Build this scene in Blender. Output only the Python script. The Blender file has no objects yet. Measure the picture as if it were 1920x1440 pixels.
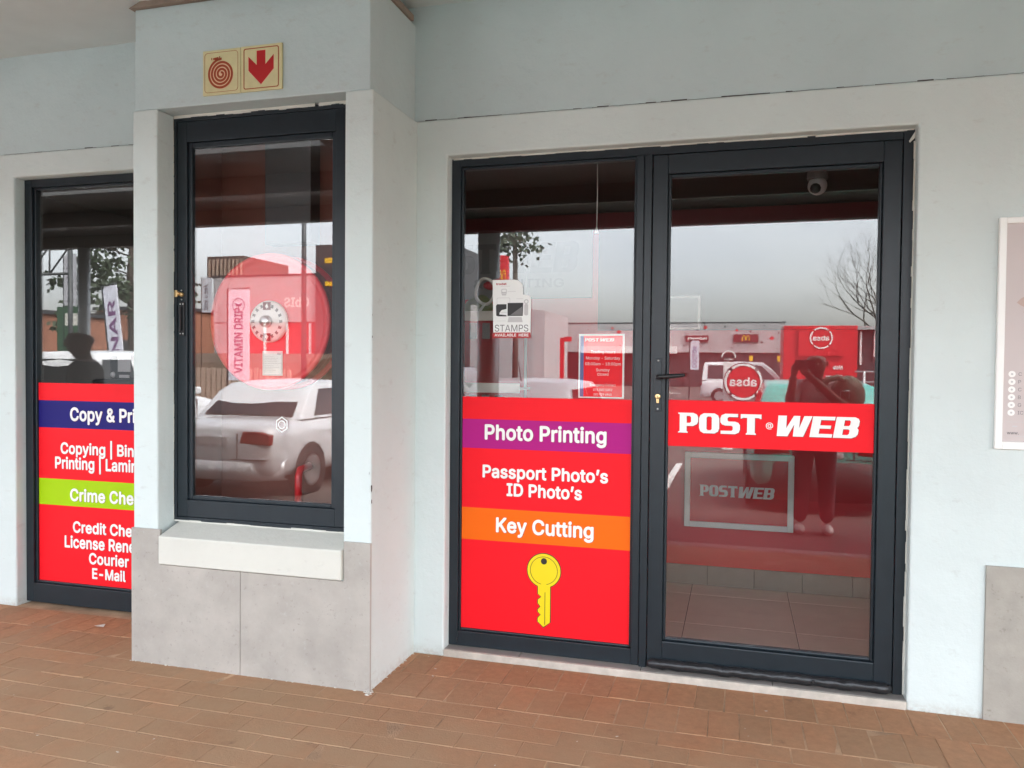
import bpy, bmesh, math, random
from mathutils import Vector, Matrix
from mathutils.geometry import delaunay_2d_cdt
random.seed(11)
S = bpy.context.scene
COL = S.collection
PI = math.pi

# ------------------------------------------------------------------ camera
cam_d = bpy.data.cameras.new('camera')
cam = bpy.data.objects.new('camera', cam_d)
COL.objects.link(cam)
cam_d.sensor_width = 36.0
cam_d.lens = 36.0 * 1484.3 / 1920.0
cam_d.clip_start = 0.05
cam_d.clip_end = 2000
_yaw, _pitch, _roll = 0.276722, 0.024437, 0.009357
_F = Vector((-math.sin(_yaw) * math.cos(_pitch), math.cos(_yaw) * math.cos(_pitch), -math.sin(_pitch)))
_r = Vector((math.cos(_yaw), math.sin(_yaw), 0))
_u = _r.cross(_F)
_R = _r * math.cos(_roll) + _u * math.sin(_roll)
_U = _u * math.cos(_roll) - _r * math.sin(_roll)
cam.matrix_world = Matrix(((_R.x, _U.x, -_F.x, 0), (_R.y, _U.y, -_F.y, -3.79388), (_R.z, _U.z, -_F.z, 1.5), (0, 0, 0, 1)))
S.camera = cam
S.render.resolution_x, S.render.resolution_y = 1024, 768

# ------------------------------------------------------------------ sky and sun (overcast)
SUN_EL, SUN_AZ = math.radians(52), math.radians(62)      # azimuth clockwise from +Y
W = bpy.data.worlds.new('World')
S.world = W
W.use_nodes = True
nt = W.node_tree
for n in list(nt.nodes):
    nt.nodes.remove(n)
out = nt.nodes.new('ShaderNodeOutputWorld')
bg = nt.nodes.new('ShaderNodeBackground')
sky = nt.nodes.new('ShaderNodeTexSky')
sky.sky_type = 'NISHITA'
sky.sun_disc = False
sky.sun_elevation = SUN_EL
sky.sun_rotation = SUN_AZ
sky.air_density = 1.0
sky.dust_density = 4.0
sky.ozone_density = 1.0
hsv = nt.nodes.new('ShaderNodeHueSaturation')
hsv.inputs['Saturation'].default_value = 0.30
tc = nt.nodes.new('ShaderNodeTexCoord')
mp = nt.nodes.new('ShaderNodeMapping')
mp.inputs['Scale'].default_value = (1.6, 1.6, 5.0)
nz = nt.nodes.new('ShaderNodeTexNoise')
nz.inputs['Scale'].default_value = 1.7
nz.inputs['Detail'].default_value = 6
nz.inputs['Roughness'].default_value = 0.55
cr = nt.nodes.new('ShaderNodeValToRGB')
cr.color_ramp.elements[0].position = 0.36
cr.color_ramp.elements[0].color = (0.89, 0.90, 0.92, 1)
cr.color_ramp.elements[1].position = 0.68
cr.color_ramp.elements[1].color = (1.06, 1.05, 1.03, 1)
mul = nt.nodes.new('ShaderNodeMix')
mul.data_type = 'RGBA'
mul.blend_type = 'MULTIPLY'
mul.inputs['Factor'].default_value = 1.0
nt.links.new(tc.outputs['Generated'], mp.inputs['Vector'])
nt.links.new(mp.outputs['Vector'], nz.inputs['Vector'])
nt.links.new(nz.outputs['Fac'], cr.inputs['Fac'])
nt.links.new(sky.outputs['Color'], hsv.inputs['Color'])
nt.links.new(hsv.outputs['Color'], mul.inputs['A'])
nt.links.new(cr.outputs['Color'], mul.inputs['B'])
nt.links.new(mul.outputs['Result'], bg.inputs['Color'])
bg.inputs['Strength'].default_value = 0.15
nt.links.new(bg.outputs['Background'], out.inputs['Surface'])

sun_d = bpy.data.lights.new('sun', 'SUN')
sun_d.energy = 0.8
sun_d.angle = math.radians(40)
sun_d.color = (1.0, 0.96, 0.90)
sun = bpy.data.objects.new('sun', sun_d)
COL.objects.link(sun)
_sd = Vector((math.sin(SUN_AZ) * math.cos(SUN_EL), math.cos(SUN_AZ) * math.cos(SUN_EL), math.sin(SUN_EL)))
sun.rotation_euler = _sd.to_track_quat('Z', 'Y').to_euler()

S.view_settings.view_transform = 'Standard'
S.view_settings.look = 'None'
S.view_settings.exposure = 3.55
S.view_settings.gamma = 1.0
S.view_settings.use_curve_mapping = False
S.render.engine = 'CYCLES'
S.cycles.max_bounces = 10
S.cycles.diffuse_bounces = 4
S.cycles.glossy_bounces = 5
S.cycles.transparent_max_bounces = 16
S.cycles.transmission_bounces = 4
S.cycles.use_denoising = True
S.cycles.sample_clamp_indirect = 6.0

# ------------------------------------------------------------------ helpers
def tag(o, label=None, cat=None, group=None, kind=None):
    if label: o['label'] = label
    if cat: o['category'] = cat
    if group: o['group'] = group
    if kind: o['kind'] = kind
    return o

def thing(name, label, cat, loc=(0, 0, 0), rz=0.0, group=None):
    o = bpy.data.objects.new(name, None)
    o.empty_display_size = 0.1
    COL.objects.link(o)
    o.location = loc
    o.rotation_euler = (0, 0, rz)
    return tag(o, label, cat, group)

class MB:
    """collects geometry for one mesh object"""
    def __init__(self):
        self.v, self.f, self.sm = [], [], []
    def add(self, vs, fs, smooth=False):
        b = len(self.v)
        self.v += [tuple(p) for p in vs]
        self.f += [tuple(i + b for i in f) for f in fs]
        self.sm += [smooth] * len(fs)
        return self
    def box(self, x0, x1, y0, y1, z0, z1):
        v = [(x0, y0, z0), (x1, y0, z0), (x1, y1, z0), (x0, y1, z0), (x0, y0, z1), (x1, y0, z1), (x1, y1, z1), (x0, y1, z1)]
        return self.add(v, [(0, 3, 2, 1), (4, 5, 6, 7), (0, 1, 5, 4), (1, 2, 6, 5), (2, 3, 7, 6), (3, 0, 4, 7)])
    def prism(self, poly, y0, y1):
        """polygon in XZ (counter-clockwise seen from -y) extruded along y"""
        n = len(poly)
        v = [(p[0], y0, p[1]) for p in poly] + [(p[0], y1, p[1]) for p in poly]
        f = [tuple(range(n)), tuple(reversed(range(n, 2 * n)))]
        for i in range(n):
            j = (i + 1) % n
            f.append((i, i + n, j + n, j))
        return self.add(v, f)
    def prism_x(self, poly, x0, x1):
        """polygon in YZ extruded along x"""
        n = len(poly)
        v = [(x0, p[0], p[1]) for p in poly] + [(x1, p[0], p[1]) for p in poly]
        f = [tuple(range(n)), tuple(reversed(range(n, 2 * n)))]
        for i in range(n):
            j = (i + 1) % n
            f.append((i, i + n, j + n, j))
        return self.add(v, f)
    def tube(self, path, r, n=8, cap=True, closed=False):
        path = [Vector(p) for p in path]
        rs = r if isinstance(r, (list, tuple)) else [r] * len(path)
        m = len(path)
        vs, fs = [], []
        prev = None
        for i, p in enumerate(path):
            if closed:
                d = path[(i + 1) % m] - path[i - 1]
            else:
                d = path[min(i + 1, m - 1)] - path[max(i - 1, 0)]
            d.normalize()
            if prev is None:
                a = Vector((0, 0, 1)) if abs(d.z) < 0.9 else Vector((1, 0, 0))
                u = d.cross(a).normalized()
            else:
                u = (prev - d * prev.dot(d)).normalized()
            prev = u
            w = d.cross(u)
            for k in range(n):
                t = 2 * PI * k / n
                vs.append(p + (u * math.cos(t) + w * math.sin(t)) * rs[i])
        rng = m if closed else m - 1
        for i in range(rng):
            i2 = (i + 1) % m
            for k in range(n):
                k2 = (k + 1) % n
                fs.append((i * n + k, i * n + k2, i2 * n + k2, i2 * n + k))
        self.add(vs, fs, True)
        if cap and not closed:
            b = len(self.v) - m * n
            self.f.append(tuple(b + k for k in reversed(range(n)))); self.sm.append(False)
            self.f.append(tuple(b + (m - 1) * n + k for k in range(n))); self.sm.append(False)
        return self
    def lathe(self, prof, c=(0, 0, 0), axis='y', n=32):
        """prof: list of (radius, along); revolve round the axis through c"""
        vs, fs = [], []
        for (r, a) in prof:
            for k in range(n):
                t = 2 * PI * k / n
                if axis == 'y': p = (c[0] + r * math.cos(t), c[1] + a, c[2] + r * math.sin(t))
                elif axis == 'z': p = (c[0] + r * math.cos(t), c[1] + r * math.sin(t), c[2] + a)
                else: p = (c[0] + a, c[1] + r * math.cos(t), c[2] + r * math.sin(t))
                vs.append(p)
        for i in range(len(prof) - 1):
            for k in range(n):
                k2 = (k + 1) % n
                fs.append((i * n + k, i * n + k2, (i + 1) * n + k2, (i + 1) * n + k))
        self.add(vs, fs, True)
        b = len(self.v) - len(prof) * n
        if prof[0][0] > 1e-6:
            self.f.append(tuple(b + k for k in reversed(range(n)))); self.sm.append(False)
        if prof[-1][0] > 1e-6:
            self.f.append(tuple(b + (len(prof) - 1) * n + k for k in range(n))); self.sm.append(False)
        return self
    def ico(self, c, r, sq=(1, 1, 1), sub=2, jit=0.0):
        bm = bmesh.new()
        bmesh.ops.create_icosphere(bm, subdivisions=sub, radius=1.0)
        vs = []
        for v in bm.verts:
            k = 1 + random.uniform(-jit, jit)
            vs.append((c[0] + v.co.x * r * sq[0] * k, c[1] + v.co.y * r * sq[1] * k, c[2] + v.co.z * r * sq[2] * k))
        fs = [tuple(x.index for x in f.verts) for f in bm.faces]
        bm.free()
        return self.add(vs, fs, True)
    def mesh(self, name, mat, fix=True):
        me = bpy.data.meshes.new(name)
        me.from_pydata(self.v, [], self.f)
        me.polygons.foreach_set('use_smooth', self.sm)
        if fix:
            bm = bmesh.new()
            bm.from_mesh(me)
            bmesh.ops.recalc_face_normals(bm, faces=bm.faces)
            bm.to_mesh(me)
            bm.free()
        if mat: me.materials.append(mat)
        me.update()
        return me
    def build(self, name, mat, parent=None, bevel=0.0, loc=None):
        o = bpy.data.objects.new(name, self.mesh(name, mat))
        COL.objects.link(o)
        if parent: o.parent = parent
        if loc: o.location = loc
        if bevel:
            b = o.modifiers.new('bevel', 'BEVEL')
            b.width = bevel
            b.segments = 2
            b.limit_method = 'ANGLE'
            b.angle_limit = math.radians(40)
        return o

def link_mesh(name, me, parent=None, loc=(0, 0, 0), rz=0.0):
    o = bpy.data.objects.new(name, me)
    COL.objects.link(o)
    o.location = loc
    o.rotation_euler = (0, 0, rz)
    if parent: o.parent = parent
    return o

def copy_tree(o, parent=None):
    c = o.copy()
    COL.objects.link(c)
    c.parent = parent
    for ch in list(o.children):
        copy_tree(ch, c)
    return c

def shape(loops, depth=0.0008):
    """flat print: closed 2D loops (holes allowed) as a mesh in XZ facing -y"""
    cu = bpy.data.curves.new('shape', 'CURVE')
    cu.dimensions = '2D'
    cu.fill_mode = 'BOTH'
    cu.extrude = depth / 2
    for lp in loops:
        sp = cu.splines.new('POLY')
        sp.points.add(len(lp) - 1)
        for i, p in enumerate(lp):
            sp.points[i].co = (p[0], p[1], 0, 1)
        sp.use_cyclic_u = True
    return _curve_mesh(cu)

def _curve_mesh(cu):
    ob = bpy.data.objects.new('tmp', cu)
    COL.objects.link(ob)
    dg = bpy.context.evaluated_depsgraph_get()
    me = bpy.data.meshes.new_from_object(ob.evaluated_get(dg))
    bpy.data.objects.remove(ob)
    bpy.data.curves.remove(cu)
    me.transform(Matrix(((1, 0, 0, 0), (0, 0, -1, 0), (0, 1, 0, 0), (0, 0, 0, 1))))
    return me

def glyph_polys(cu):
    """outlines of a FONT curve as (points, triangles) per solid contour, holes cut out; overlapping strokes stay solid"""
    ob = bpy.data.objects.new('tmp', cu)
    COL.objects.link(ob)
    dg = bpy.context.evaluated_depsgraph_get()
    oc = ob.evaluated_get(dg).to_curve(dg, apply_modifiers=False)
    loops = []
    for sp in oc.splines:
        pts = []
        if sp.type == 'BEZIER':
            bps = sp.bezier_points
            for i in range(len(bps)):
                p, q = bps[i], bps[(i + 1) % len(bps)]
                n = 4
                if (p.handle_right - p.co).cross(q.co - p.co).length < 1e-7 and (q.handle_left - p.co).cross(q.co - p.co).length < 1e-7: n = 1
                for k in range(n):
                    t = k / n
                    c = p.co * (1 - t) ** 3 + p.handle_right * 3 * t * (1 - t) ** 2 + q.handle_left * 3 * t * t * (1 - t) + q.co * t ** 3
                    if not pts or (Vector((c.x, c.y)) - pts[-1]).length > 1e-5: pts.append(Vector((c.x, c.y)))
        else:
            pts = [Vector((p.co.x, p.co.y)) for p in sp.points]
        if len(pts) > 2: loops.append(pts)
    ob.to_curve_clear()
    bpy.data.objects.remove(ob)
    bpy.data.curves.remove(cu)
    vs, es = [], []
    for l in loops:
        b0, n = len(vs), len(l)
        vs += [Vector((p.x, p.y)) for p in l]
        es += [(b0 + i, b0 + (i + 1) % n) for i in range(n)]
    ov, _e, of, _a, _b, _c = delaunay_2d_cdt(vs, es, [], 0, 1e-6)
    def winding(px, py):
        w_ = 0
        for l in loops:
            for i in range(len(l)):
                a_, b_ = l[i - 1], l[i]
                if (a_.y > py) != (b_.y > py) and px < (b_.x - a_.x) * (py - a_.y) / (b_.y - a_.y) + a_.x: w_ += 1 if b_.y > a_.y else -1
        return w_
    tris = []
    for f in of:
        if winding(sum(ov[i].x for i in f) / len(f), sum(ov[i].y for i in f) / len(f)): tris.append(tuple(f))
    return [(ov, tris)]

def text_mesh(s, bold=0.0, spacing=1.0, shear=0.0):
    cu = bpy.data.curves.new('text', 'FONT')
    cu.body = s
    if _FONT: cu.font = _FONT
    cu.size = 1.0
    cu.space_character = spacing * (1 + bold * 0.9)
    cu.shear = shear
    polys = glyph_polys(cu)
    m = MB()
    # strokes are thickened by laying the same flat print again a hair's breadth round about
    offs = [(0, 0)] if bold <= 0.008 else [(math.cos(PI * k / 4) * bold, math.sin(PI * k / 4) * bold) for k in range(8)] + [(0, 0)]
    for k, (dx, dz) in enumerate(offs):
        for j, (pts, tris) in enumerate(polys):
            fs = []
            for t in tris:
                p, q, r = (pts[i] for i in t)
                fs.append(tuple(t) if (q - p).cross(r - p) > 0 else tuple(reversed(t)))
            m.add([(p.x + dx, -0.0016 * k - 0.0007 * (j % 2), p.y + dz) for p in pts], fs)
    return m.mesh('text', None, False)

_FONT = None
try:                                     # the sans face that ships with Blender; the built-in face is the fallback
    _FONT = bpy.data.fonts.load(bpy.utils.system_resource('DATAFILES', path='fonts') + '/Inter.woff2')
except Exception:
    _FONT = None
_capH = {}
def cap_height(bold):
    if bold not in _capH:
        m = text_mesh('H', bold)
        zs = [v.co.z for v in m.vertices]
        _capH[bold] = (min(zs), max(zs))
        bpy.data.meshes.remove(m)
    return _capH[bold]

def text(s, x, z, cap, align='L', width=None, bold=0.022, y=0.0, mat=None, parent=None, name='lettering', rz=0.0, spacing=1.0, shear=0.0, up=False):
    """lettering whose baseline starts / centres at x, z with capitals cap high; width forces its length; up: reads upwards"""
    me = text_mesh(s, bold, spacing, shear)
    c0, c1 = cap_height(bold)
    k = cap / (c1 - c0)
    xs = [v.co.x for v in me.vertices]
    x0, x1 = min(xs), max(xs)
    kx = (width / (x1 - x0)) if width else k
    for v in me.vertices:
        v.co.x = (v.co.x - x0) * kx
        v.co.z = (v.co.z - c0) * k
        v.co.y *= 0.045
    w = (x1 - x0) * kx
    dx = 0 if align == 'L' else (-w / 2 if align == 'C' else -w)
    for v in me.vertices:
        v.co.x += dx
        if up:
            v.co.x, v.co.z = -v.co.z, v.co.x
    if mat: me.materials.append(mat)
    o = link_mesh(name, me, parent, (x, y, z), rz)
    return o

def flat(loops, x, y, z, mat, parent, name, depth=0.001, sx=1.0, sz=1.0, rz=0.0, loc=None):
    me = shape([[(p[0] * sx + x, p[1] * sz + z) for p in lp] for lp in loops], depth)
    me.materials.append(mat)
    o = link_mesh(name, me, parent, loc or (0, y, 0), rz)
    if loc is None: o.location = (0, y, 0)
    return o

def rect(x0, x1, z0, z1):
    return [(x0, z0), (x1, z0), (x1, z1), (x0, z1)]
def circle(cx, cz, r, n=40, a0=0, a1=2 * PI):
    return [(cx + r * math.cos(a0 + (a1 - a0) * i / n), cz + r * math.sin(a0 + (a1 - a0) * i / n)) for i in range(n if a1 - a0 > 6.28 else n + 1)]
def rrect(x0, x1, z0, z1, r, n=5):
    p = []
    for cx, cz, a in ((x1 - r, z1 - r, 0), (x0 + r, z1 - r, PI / 2), (x0 + r, z0 + r, PI), (x1 - r, z0 + r, 1.5 * PI)):
        for i in range(n + 1):
            t = a + PI / 2 * i / n
            p.append((cx + r * math.cos(t), cz + r * math.sin(t)))
    return p
def arc_band(cx, cz, r0, r1, a0, a1, n=16):
    o = [(cx + r1 * math.cos(a0 + (a1 - a0) * i / n), cz + r1 * math.sin(a0 + (a1 - a0) * i / n)) for i in range(n + 1)]
    i_ = [(cx + r0 * math.cos(a1 + (a0 - a1) * i / n), cz + r0 * math.sin(a1 + (a0 - a1) * i / n)) for i in range(n + 1)]
    return o + i_

# ------------------------------------------------------------------ materials
def mat(name, col, rough=0.6, metal=0.0, spec=0.5, var=0.0, vscale=6.0, bump=0.0, bscale=60.0, objvar=0.0, coat=0.0, emit=None, estr=0.0, detail=5.0):
    m = bpy.data.materials.new(name)
    m.use_nodes = True
    t = m.node_tree
    b = t.nodes['Principled BSDF']
    b.inputs['Base Color'].default_value = (*col, 1)
    b.inputs['Roughness'].default_value = rough
    b.inputs['Metallic'].default_value = metal
    b.inputs['Specular IOR Level'].default_value = spec
    if coat: b.inputs['Coat Weight'].default_value = coat
    if emit:
        b.inputs['Emission Color'].default_value = (*emit, 1)
        b.inputs['Emission Strength'].default_value = estr
    co = None
    if var or bump:
        co = t.nodes.new('ShaderNodeTexCoord')
    if var or objvar:
        last = None
        if var:
            n = t.nodes.new('ShaderNodeTexNoise')
            n.inputs['Scale'].default_value = vscale
            n.inputs['Detail'].default_value = detail
            n.inputs['Roughness'].default_value = 0.6
            t.links.new(co.outputs['Object'], n.inputs['Vector'])
            r = t.nodes.new('ShaderNodeMapRange')
            r.inputs['From Min'].default_value = 0.3
            r.inputs['From Max'].default_value = 0.7
            r.inputs['To Min'].default_value = 1 - var
            r.inputs['To Max'].default_value = 1 + var
            t.links.new(n.outputs['Fac'], r.inputs['Value'])
            last = r.outputs['Result']
        if objvar:
            oi = t.nodes.new('ShaderNodeObjectInfo')
            r2 = t.nodes.new('ShaderNodeMapRange')
            r2.inputs['To Min'].default_value = 1 - objvar
            r2.inputs['To Max'].default_value = 1 + objvar
            t.links.new(oi.outputs['Random'], r2.inputs['Value'])
            if last is None: last = r2.outputs['Result']
            else:
                mm = t.nodes.new('ShaderNodeMath')
                mm.operation = 'MULTIPLY'
                t.links.new(last, mm.inputs[0])
                t.links.new(r2.outputs['Result'], mm.inputs[1])
                last = mm.outputs['Value']
        mx = t.nodes.new('ShaderNodeMix')
        mx.data_type = 'RGBA'
        mx.blend_type = 'MULTIPLY'
        mx.inputs['Factor'].default_value = 1
        mx.inputs['A'].default_value = (*col, 1)
        t.links.new(last, mx.inputs['B'])
        t.links.new(mx.outputs['Result'], b.inputs['Base Color'])
    if bump:
        n2 = t.nodes.new('ShaderNodeTexNoise')
        n2.inputs['Scale'].default_value = bscale
        n2.inputs['Detail'].default_value = 4
        t.links.new(co.outputs['Object'], n2.inputs['Vector'])
        bp = t.nodes.new('ShaderNodeBump')
        bp.inputs['Strength'].default_value = bump
        bp.inputs['Distance'].default_value = 0.01
        t.links.new(n2.outputs['Fac'], bp.inputs['Height'])
        t.links.new(bp.outputs['Normal'], b.inputs['Normal'])
    return m

def speckle(m, scale, lo, hi, col, amt):
    """adds fine mineral specks to a tile material's colour"""
    t = m.node_tree
    b = t.nodes['Principled BSDF']
    src = b.inputs['Base Color'].links[0].from_socket
    co = t.nodes.new('ShaderNodeTexCoord')
    n = t.nodes.new('ShaderNodeTexNoise')
    n.inputs['Scale'].default_value = scale
    n.inputs['Detail'].default_value = 6
    n.inputs['Roughness'].default_value = 0.7
    r = t.nodes.new('ShaderNodeMapRange')
    r.inputs['From Min'].default_value = lo
    r.inputs['From Max'].default_value = hi
    r.inputs['To Max'].default_value = amt
    x = t.nodes.new('ShaderNodeMix')
    x.data_type = 'RGBA'
    x.inputs['B'].default_value = (*col, 1)
    t.links.new(co.outputs['Object'], n.inputs['Vector'])
    t.links.new(n.outputs['Fac'], r.inputs['Value'])
    t.links.new(r.outputs['Result'], x.inputs['Factor'])
    t.links.new(src, x.inputs['A'])
    t.links.new(x.outputs['Result'], b.inputs['Base Color'])

def glass_mat(name, refl, tint):
    m = bpy.data.materials.new(name)
    m.use_nodes = True
    t = m.node_tree
    for n in list(t.nodes): t.nodes.remove(n)
    o = t.nodes.new('ShaderNodeOutputMaterial')
    tr = t.nodes.new('ShaderNodeBsdfTransparent')
    tr.inputs['Color'].default_value = (*tint, 1)
    gl = t.nodes.new('ShaderNodeBsdfGlossy')
    gl.inputs['Roughness'].default_value = 0.0
    gl.inputs['Color'].default_value = (1, 1, 1, 1)
    lw = t.nodes.new('ShaderNodeLayerWeight')      # Schlick's curve, the same from either face of the thin pane
    lw.inputs['Blend'].default_value = 0.5
    pw = t.nodes.new('ShaderNodeMath')
    pw.operation = 'POWER'
    pw.inputs[1].default_value = 5.0
    t.links.new(lw.outputs['Facing'], pw.inputs[0])
    ad = t.nodes.new('ShaderNodeMath')
    ad.operation = 'ADD'
    ad.use_clamp = True
    ad.inputs[1].default_value = refl + 0.04
    t.links.new(pw.outputs['Value'], ad.inputs[0])
    mx = t.nodes.new('ShaderNodeMixShader')
    t.links.new(ad.outputs['Value'], mx.inputs['Fac'])
    t.links.new(tr.outputs['BSDF'], mx.inputs[1])
    t.links.new(gl.outputs['BSDF'], mx.inputs[2])
    t.links.new(mx.outputs['Shader'], o.inputs['Surface'])
    return m

def plaster_mat(name, col):
    """painted plaster: trowel unevenness, fine grain, faint rub marks and dirt splashed near the ground"""
    m = bpy.data.materials.new(name)
    m.use_nodes = True
    t = m.node_tree
    b = t.nodes['Principled BSDF']
    b.inputs['Roughness'].default_value = 0.62
    b.inputs['Specular IOR Level'].default_value = 0.3
    g = t.nodes.new('ShaderNodeNewGeometry')
    def noise(sc, det, rough=0.6, scale=None):
        n = t.nodes.new('ShaderNodeTexNoise')
        n.inputs['Scale'].default_value = sc
        n.inputs['Detail'].default_value = det
        n.inputs['Roughness'].default_value = rough
        if scale:
            mp_ = t.nodes.new('ShaderNodeMapping')
            mp_.inputs['Scale'].default_value = scale
            t.links.new(g.outputs['Position'], mp_.inputs['Vector'])
            t.links.new(mp_.outputs['Vector'], n.inputs['Vector'])
        else:
            t.links.new(g.outputs['Position'], n.inputs['Vector'])
        return n
    def rng(src, a, b_, c, d):
        r = t.nodes.new('ShaderNodeMapRange')
        for k, v in (('From Min', a), ('From Max', b_), ('To Min', c), ('To Max', d)): r.inputs[k].default_value = v
        t.links.new(src, r.inputs['Value'])
        return r.outputs['Result']
    def mix(fac, a, bcol, mode='MIX'):
        x = t.nodes.new('ShaderNodeMix')
        x.data_type = 'RGBA'
        x.blend_type = mode
        if hasattr(fac, 'is_linked'): t.links.new(fac, x.inputs['Factor'])
        else: x.inputs['Factor'].default_value = fac
        for s_, v in (('A', a), ('B', bcol)):
            if hasattr(v, 'is_linked'): t.links.new(v, x.inputs[s_])
            else: x.inputs[s_].default_value = (*v, 1)
        return x.outputs['Result']
    broad = rng(noise(1.6, 4).outputs['Fac'], 0.3, 0.7, 0.95, 1.04)
    c = mix(1.0, col, broad, 'MULTIPLY')
    rub = rng(noise(9, 8, 0.7, (1, 1, 2.2)).outputs['Fac'], 0.585, 0.76, 0.0, 0.42)
    c = mix(rub, c, (0.40, 0.38, 0.35))
    sep = t.nodes.new('ShaderNodeSeparateXYZ')
    t.links.new(g.outputs['Position'], sep.inputs['Vector'])
    low = rng(sep.outputs['Z'], 0.0, 0.055, 1.0, 0.0)
    spl = rng(noise(38, 6, 0.7).outputs['Fac'], 0.40, 0.70, 0.05, 0.55)
    mlt = t.nodes.new('ShaderNodeMath')
    mlt.operation = 'MULTIPLY'
    t.links.new(low, mlt.inputs[0])
    t.links.new(spl, mlt.inputs[1])
    c = mix(mlt.outputs['Value'], c, (0.30, 0.19, 0.12))
    t.links.new(c, b.inputs['Base Color'])
    bp1 = t.nodes.new('ShaderNodeBump')
    bp1.inputs['Strength'].default_value = 0.36
    bp1.inputs['Distance'].default_value = 0.02
    t.links.new(noise(7, 4).outputs['Fac'], bp1.inputs['Height'])
    bp2 = t.nodes.new('ShaderNodeBump')
    bp2.inputs['Strength'].default_value = 0.18
    bp2.inputs['Distance'].default_value = 0.004
    t.links.new(noise(170, 3).outputs['Fac'], bp2.inputs['Height'])
    t.links.new(bp1.outputs['Normal'], bp2.inputs['Normal'])
    t.links.new(bp2.outputs['Normal'], b.inputs['Normal'])
    return m

def paver_mat():
    m = bpy.data.materials.new('clay_paver')
    m.use_nodes = True
    t = m.node_tree
    b = t.nodes['Principled BSDF']
    b.inputs['Roughness'].default_value = 0.8
    b.inputs['Specular IOR Level'].default_value = 0.25
    g = t.nodes.new('ShaderNodeNewGeometry')
    oi = t.nodes.new('ShaderNodeObjectInfo')
    rp = t.nodes.new('ShaderNodeValToRGB')
    e = rp.color_ramp.elements
    e[0].color = (0.335, 0.156, 0.077, 1)
    e[1].color = (0.42, 0.200, 0.102, 1)
    x = e.new(0.3); x.color = (0.34, 0.178, 0.096, 1)
    x = e.new(0.62); x.color = (0.40, 0.176, 0.086, 1)
    t.links.new(oi.outputs['Random'], rp.inputs['Fac'])
    def noise(sc, det, r=0.6):
        n = t.nodes.new('ShaderNodeTexNoise')
        n.inputs['Scale'].default_value = sc
        n.inputs['Detail'].default_value = det
        n.inputs['Roughness'].default_value = r
        t.links.new(g.outputs['Position'], n.inputs['Vector'])
        return n.outputs['Fac']
    def rng(src, a, b_, c, d):
        r = t.nodes.new('ShaderNodeMapRange')
        for k, v in (('From Min', a), ('From Max', b_), ('To Min', c), ('To Max', d)): r.inputs[k].default_value = v
        t.links.new(src, r.inputs['Value'])
        return r.outputs['Result']
    def mix(fac, a, bcol, mode='MIX'):
        x = t.nodes.new('ShaderNodeMix')
        x.data_type = 'RGBA'
        x.blend_type = mode
        if hasattr(fac, 'is_linked'): t.links.new(fac, x.inputs['Factor'])
        else: x.inputs['Factor'].default_value = fac
        for s_, v in (('A', a), ('B', bcol)):
            if hasattr(v, 'is_linked'): t.links.new(v, x.inputs[s_])
            else: x.inputs[s_].default_value = (*v, 1)
        return x.outputs['Result']
    sep = t.nodes.new('ShaderNodeSeparateXYZ')
    t.links.new(g.outputs['Position'], sep.inputs['Vector'])
    # trodden sand dust lies over the outer courses
    dust_band = rng(sep.outputs['Y'], -0.10, -0.80, 0.30, 0.86)
    dn = rng(noise(2.3, 6), 0.3, 0.7, 0.45, 1.25)
    dm = t.nodes.new('ShaderNodeMath'); dm.operation = 'MULTIPLY'; dm.use_clamp = True
    t.links.new(dust_band, dm.inputs[0]); t.links.new(dn, dm.inputs[1])
    c = mix(1.0, rp.outputs['Color'], rng(noise(26, 8, 0.7), 0.25, 0.75, 0.70, 1.26), 'MULTIPLY')
    c = mix(dm.outputs['Value'], c, (0.36, 0.232, 0.138))
    c = mix(rng(noise(120, 5, 0.75), 0.62, 0.74, 0.0, 0.45), c, (0.50, 0.35, 0.24))
    c = mix(rng(noise(5.5, 7, 0.62), 0.63, 0.72, 0.0, 0.55), c, (0.13, 0.075, 0.05))
    t.links.new(c, b.inputs['Base Color'])
    bp = t.nodes.new('ShaderNodeBump')
    bp.inputs['Strength'].default_value = 0.35
    bp.inputs['Distance'].default_value = 0.004
    t.links.new(noise(90, 6, 0.65), bp.inputs['Height'])
    t.links.new(bp.outputs['Normal'], b.inputs['Normal'])
    return m

M = {}
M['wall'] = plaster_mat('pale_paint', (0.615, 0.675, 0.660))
M['wall_up_shaded'] = plaster_mat('pale_paint_shaded', (0.52, 0.60, 0.605))  # same wall paint, darkened so the colour carries the shade under the canopy
M['sill'] = plaster_mat('cream_paint', (0.61, 0.60, 0.54))
M['ceil'] = mat('soffit_board', (0.62, 0.68, 0.68), 0.8, var=0.06, vscale=2.0, bump=0.1)
M['frame'] = mat('charcoal_aluminium', (0.014, 0.021, 0.027), 0.34, spec=0.4, var=0.10, vscale=14, bump=0.03, bscale=400)
M['black'] = mat('black_plastic', (0.012, 0.012, 0.014), 0.4)
M['rubber'] = mat('black_vinyl_sausage', (0.018, 0.018, 0.020), 0.33, var=0.3, vscale=20, bump=0.5, bscale=30)
M['glass'] = glass_mat('shop_glass', 0.026, (0.965, 0.965, 0.96))
M['tile'] = mat('stone_tile', (0.375, 0.347, 0.312), 0.5, var=0.14, vscale=5, bump=0.05, bscale=120, objvar=0.03, detail=9)
M['tile2'] = mat('beige_stone_tile', (0.345, 0.32, 0.28), 0.55, var=0.10, vscale=12, bump=0.08, bscale=120, detail=9)
speckle(M['tile'], 46, 0.60, 0.72, (0.17, 0.15, 0.14), 0.55)
speckle(M['tile'], 30, 0.58, 0.72, (0.44, 0.43, 0.41), 0.5)
speckle(M['tile2'], 40, 0.60, 0.72, (0.17, 0.145, 0.11), 0.6)
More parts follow.
